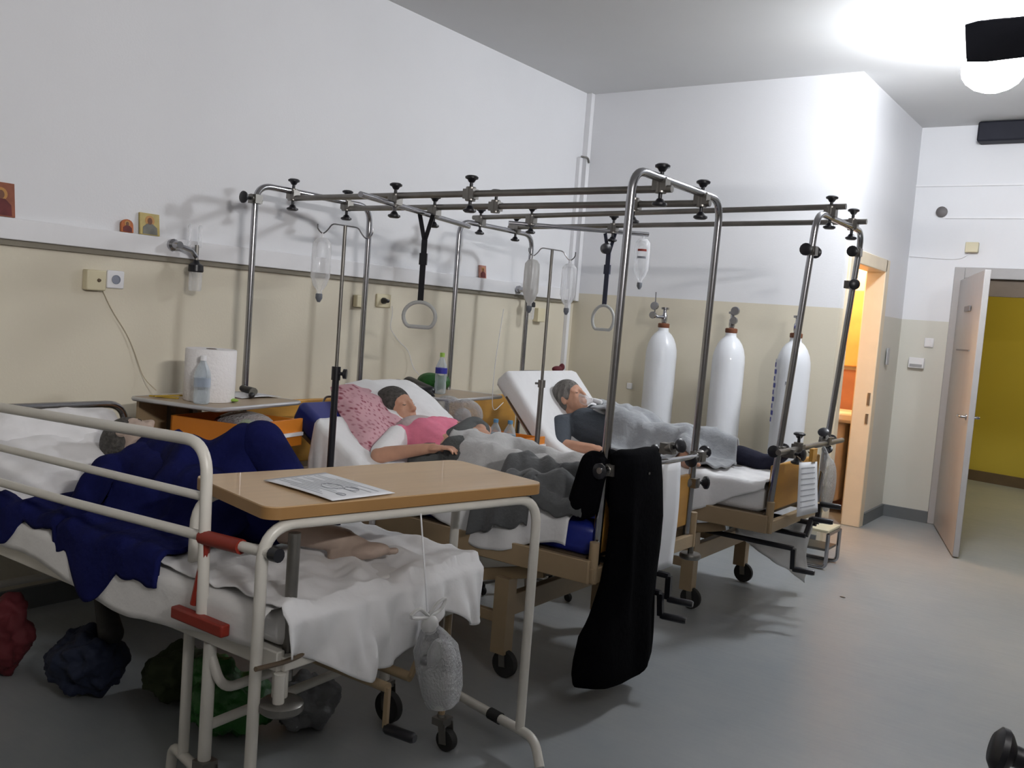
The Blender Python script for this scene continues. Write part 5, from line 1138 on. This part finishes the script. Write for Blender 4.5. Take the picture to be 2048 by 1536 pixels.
# mop and basin in toilet doorway
g = G(); g.lathe([(0.15, 0), (0.17, 0.02), (0.19, 0.85), (0.16, 0.87), (0.15, 0.84), (0.10, 0.82)], (1.72, 7.75, 0), (0, 0, 1), 24); tag(build('waste_bin', g, mat('dark_bin', (0.02, 0.018, 0.016), 0.5)), 'tall dark bin just inside the toilet doorway', 'bin')
g = G(); g.box((1.35, 8.1, 0.80), (2.05, 8.42, 0.90)); g.box((1.5, 8.2, 0.1), (1.9, 8.42, 0.80)); tag(build('wash_basin', g, M_toiletwall, bevel=0.03), 'pinkish wash basin inside the toilet', 'basin')
g = G(); g.box((1.2, 8.40, 1.28), (2.0, 8.43, 1.95)); tag(build('toilet_mirror', g, mat('warm_mirror', (0.75, 0.42, 0.15), 0.3, var=0.1), bevel=0.01), 'orange tinted mirror panel on wall inside toilet', 'mirror')

# ================================================================== dark clutter under the near bed
def blob(name, parts, m, label, cat, fuse=0.012):
    g = G()
    for c_, r_ in parts: g.ell(c_, r_)
    g.v = [V((p_.x, p_.y, max(p_.z, 0.002))) for p_ in g.v]
    o = build(name, g, m, fuse=fuse, sm=2); tx = bpy.data.textures.new(name, 'CLOUDS'); tx.noise_scale = 0.07; d = o.modifiers.new('crumple', 'DISPLACE'); d.texture = tx; d.strength = 0.09; d.mid_level = 0.55
    return tag(o, label, cat)
blob('shopping_bag', [((0.62, 1.72, 0.13), (0.14, 0.12, 0.14)), ((0.66, 1.75, 0.24), (0.07, 0.06, 0.06))], M_darkred, 'dark red bag under head end of the near bed', 'bag')
blob('duffel_bag', [((1.02, 1.85, 0.12), (0.17, 0.13, 0.12)), ((1.10, 1.82, 0.17), (0.10, 0.10, 0.09))], mat('navy_nylon', (0.008, 0.013, 0.035), 0.8), 'dark navy bag on floor under near bed', 'bag')
t = thing('slipper', 'black slipper lying on bags under near bed', 'slipper', (1.02, 1.95, 0.24))
g = G(); g.cap((0.90, 1.98, 0.30), 0.035, (1.12, 1.88, 0.245), 0.045); build('sole', g, M_rubber, t, fuse=0.008, sm=2)
blob('green_basin', [((1.62, 2.02, 0.10), (0.17, 0.15, 0.10)), ((1.50, 2.05, 0.14), (0.10, 0.09, 0.09))], M_green, 'bright green plastic bag on floor under near bed', 'bag')
blob('grey_bundle', [((1.78, 2.22, 0.09), (0.12, 0.13, 0.09))], mat('grey_plastic_bag', (0.15, 0.155, 0.165), 0.6, bump=0.5), 'pale grey bundle beside green bag under near bed', 'bundle')
blob('olive_bundle', [((1.30, 2.05, 0.10), (0.13, 0.13, 0.10))], mat('olive_cloth', (0.03, 0.04, 0.015), 0.8), 'olive bundle between navy and green bags', 'bundle')

# ================================================================== knob clamp entering at lower right
t = thing('clamp_post', 'black star knob clamp on low post at lower right corner', 'post', (4.10, 1.22, 0))
g = G(); g.tube([(4.10, 1.22, 0.0), (4.10, 1.22, 1.07)], 0.016, 12); build('post', g, mat('brown_tube', (0.25, 0.13, 0.08), 0.4), t)
kp = V((4.075, 1.22, 1.025)); kd = V((-0.95, -0.25, 0.22)).normalized()
g = G(); g.lathe([(0.012, 0), (0.011, 0.03), (0.013, 0.052), (0.022, 0.058), (0.0265, 0.063), (0.0265, 0.070), (0.018, 0.076)], kp, kd, 28); build('knob', g, M_black, t)

print('objects', len(bpy.data.objects))
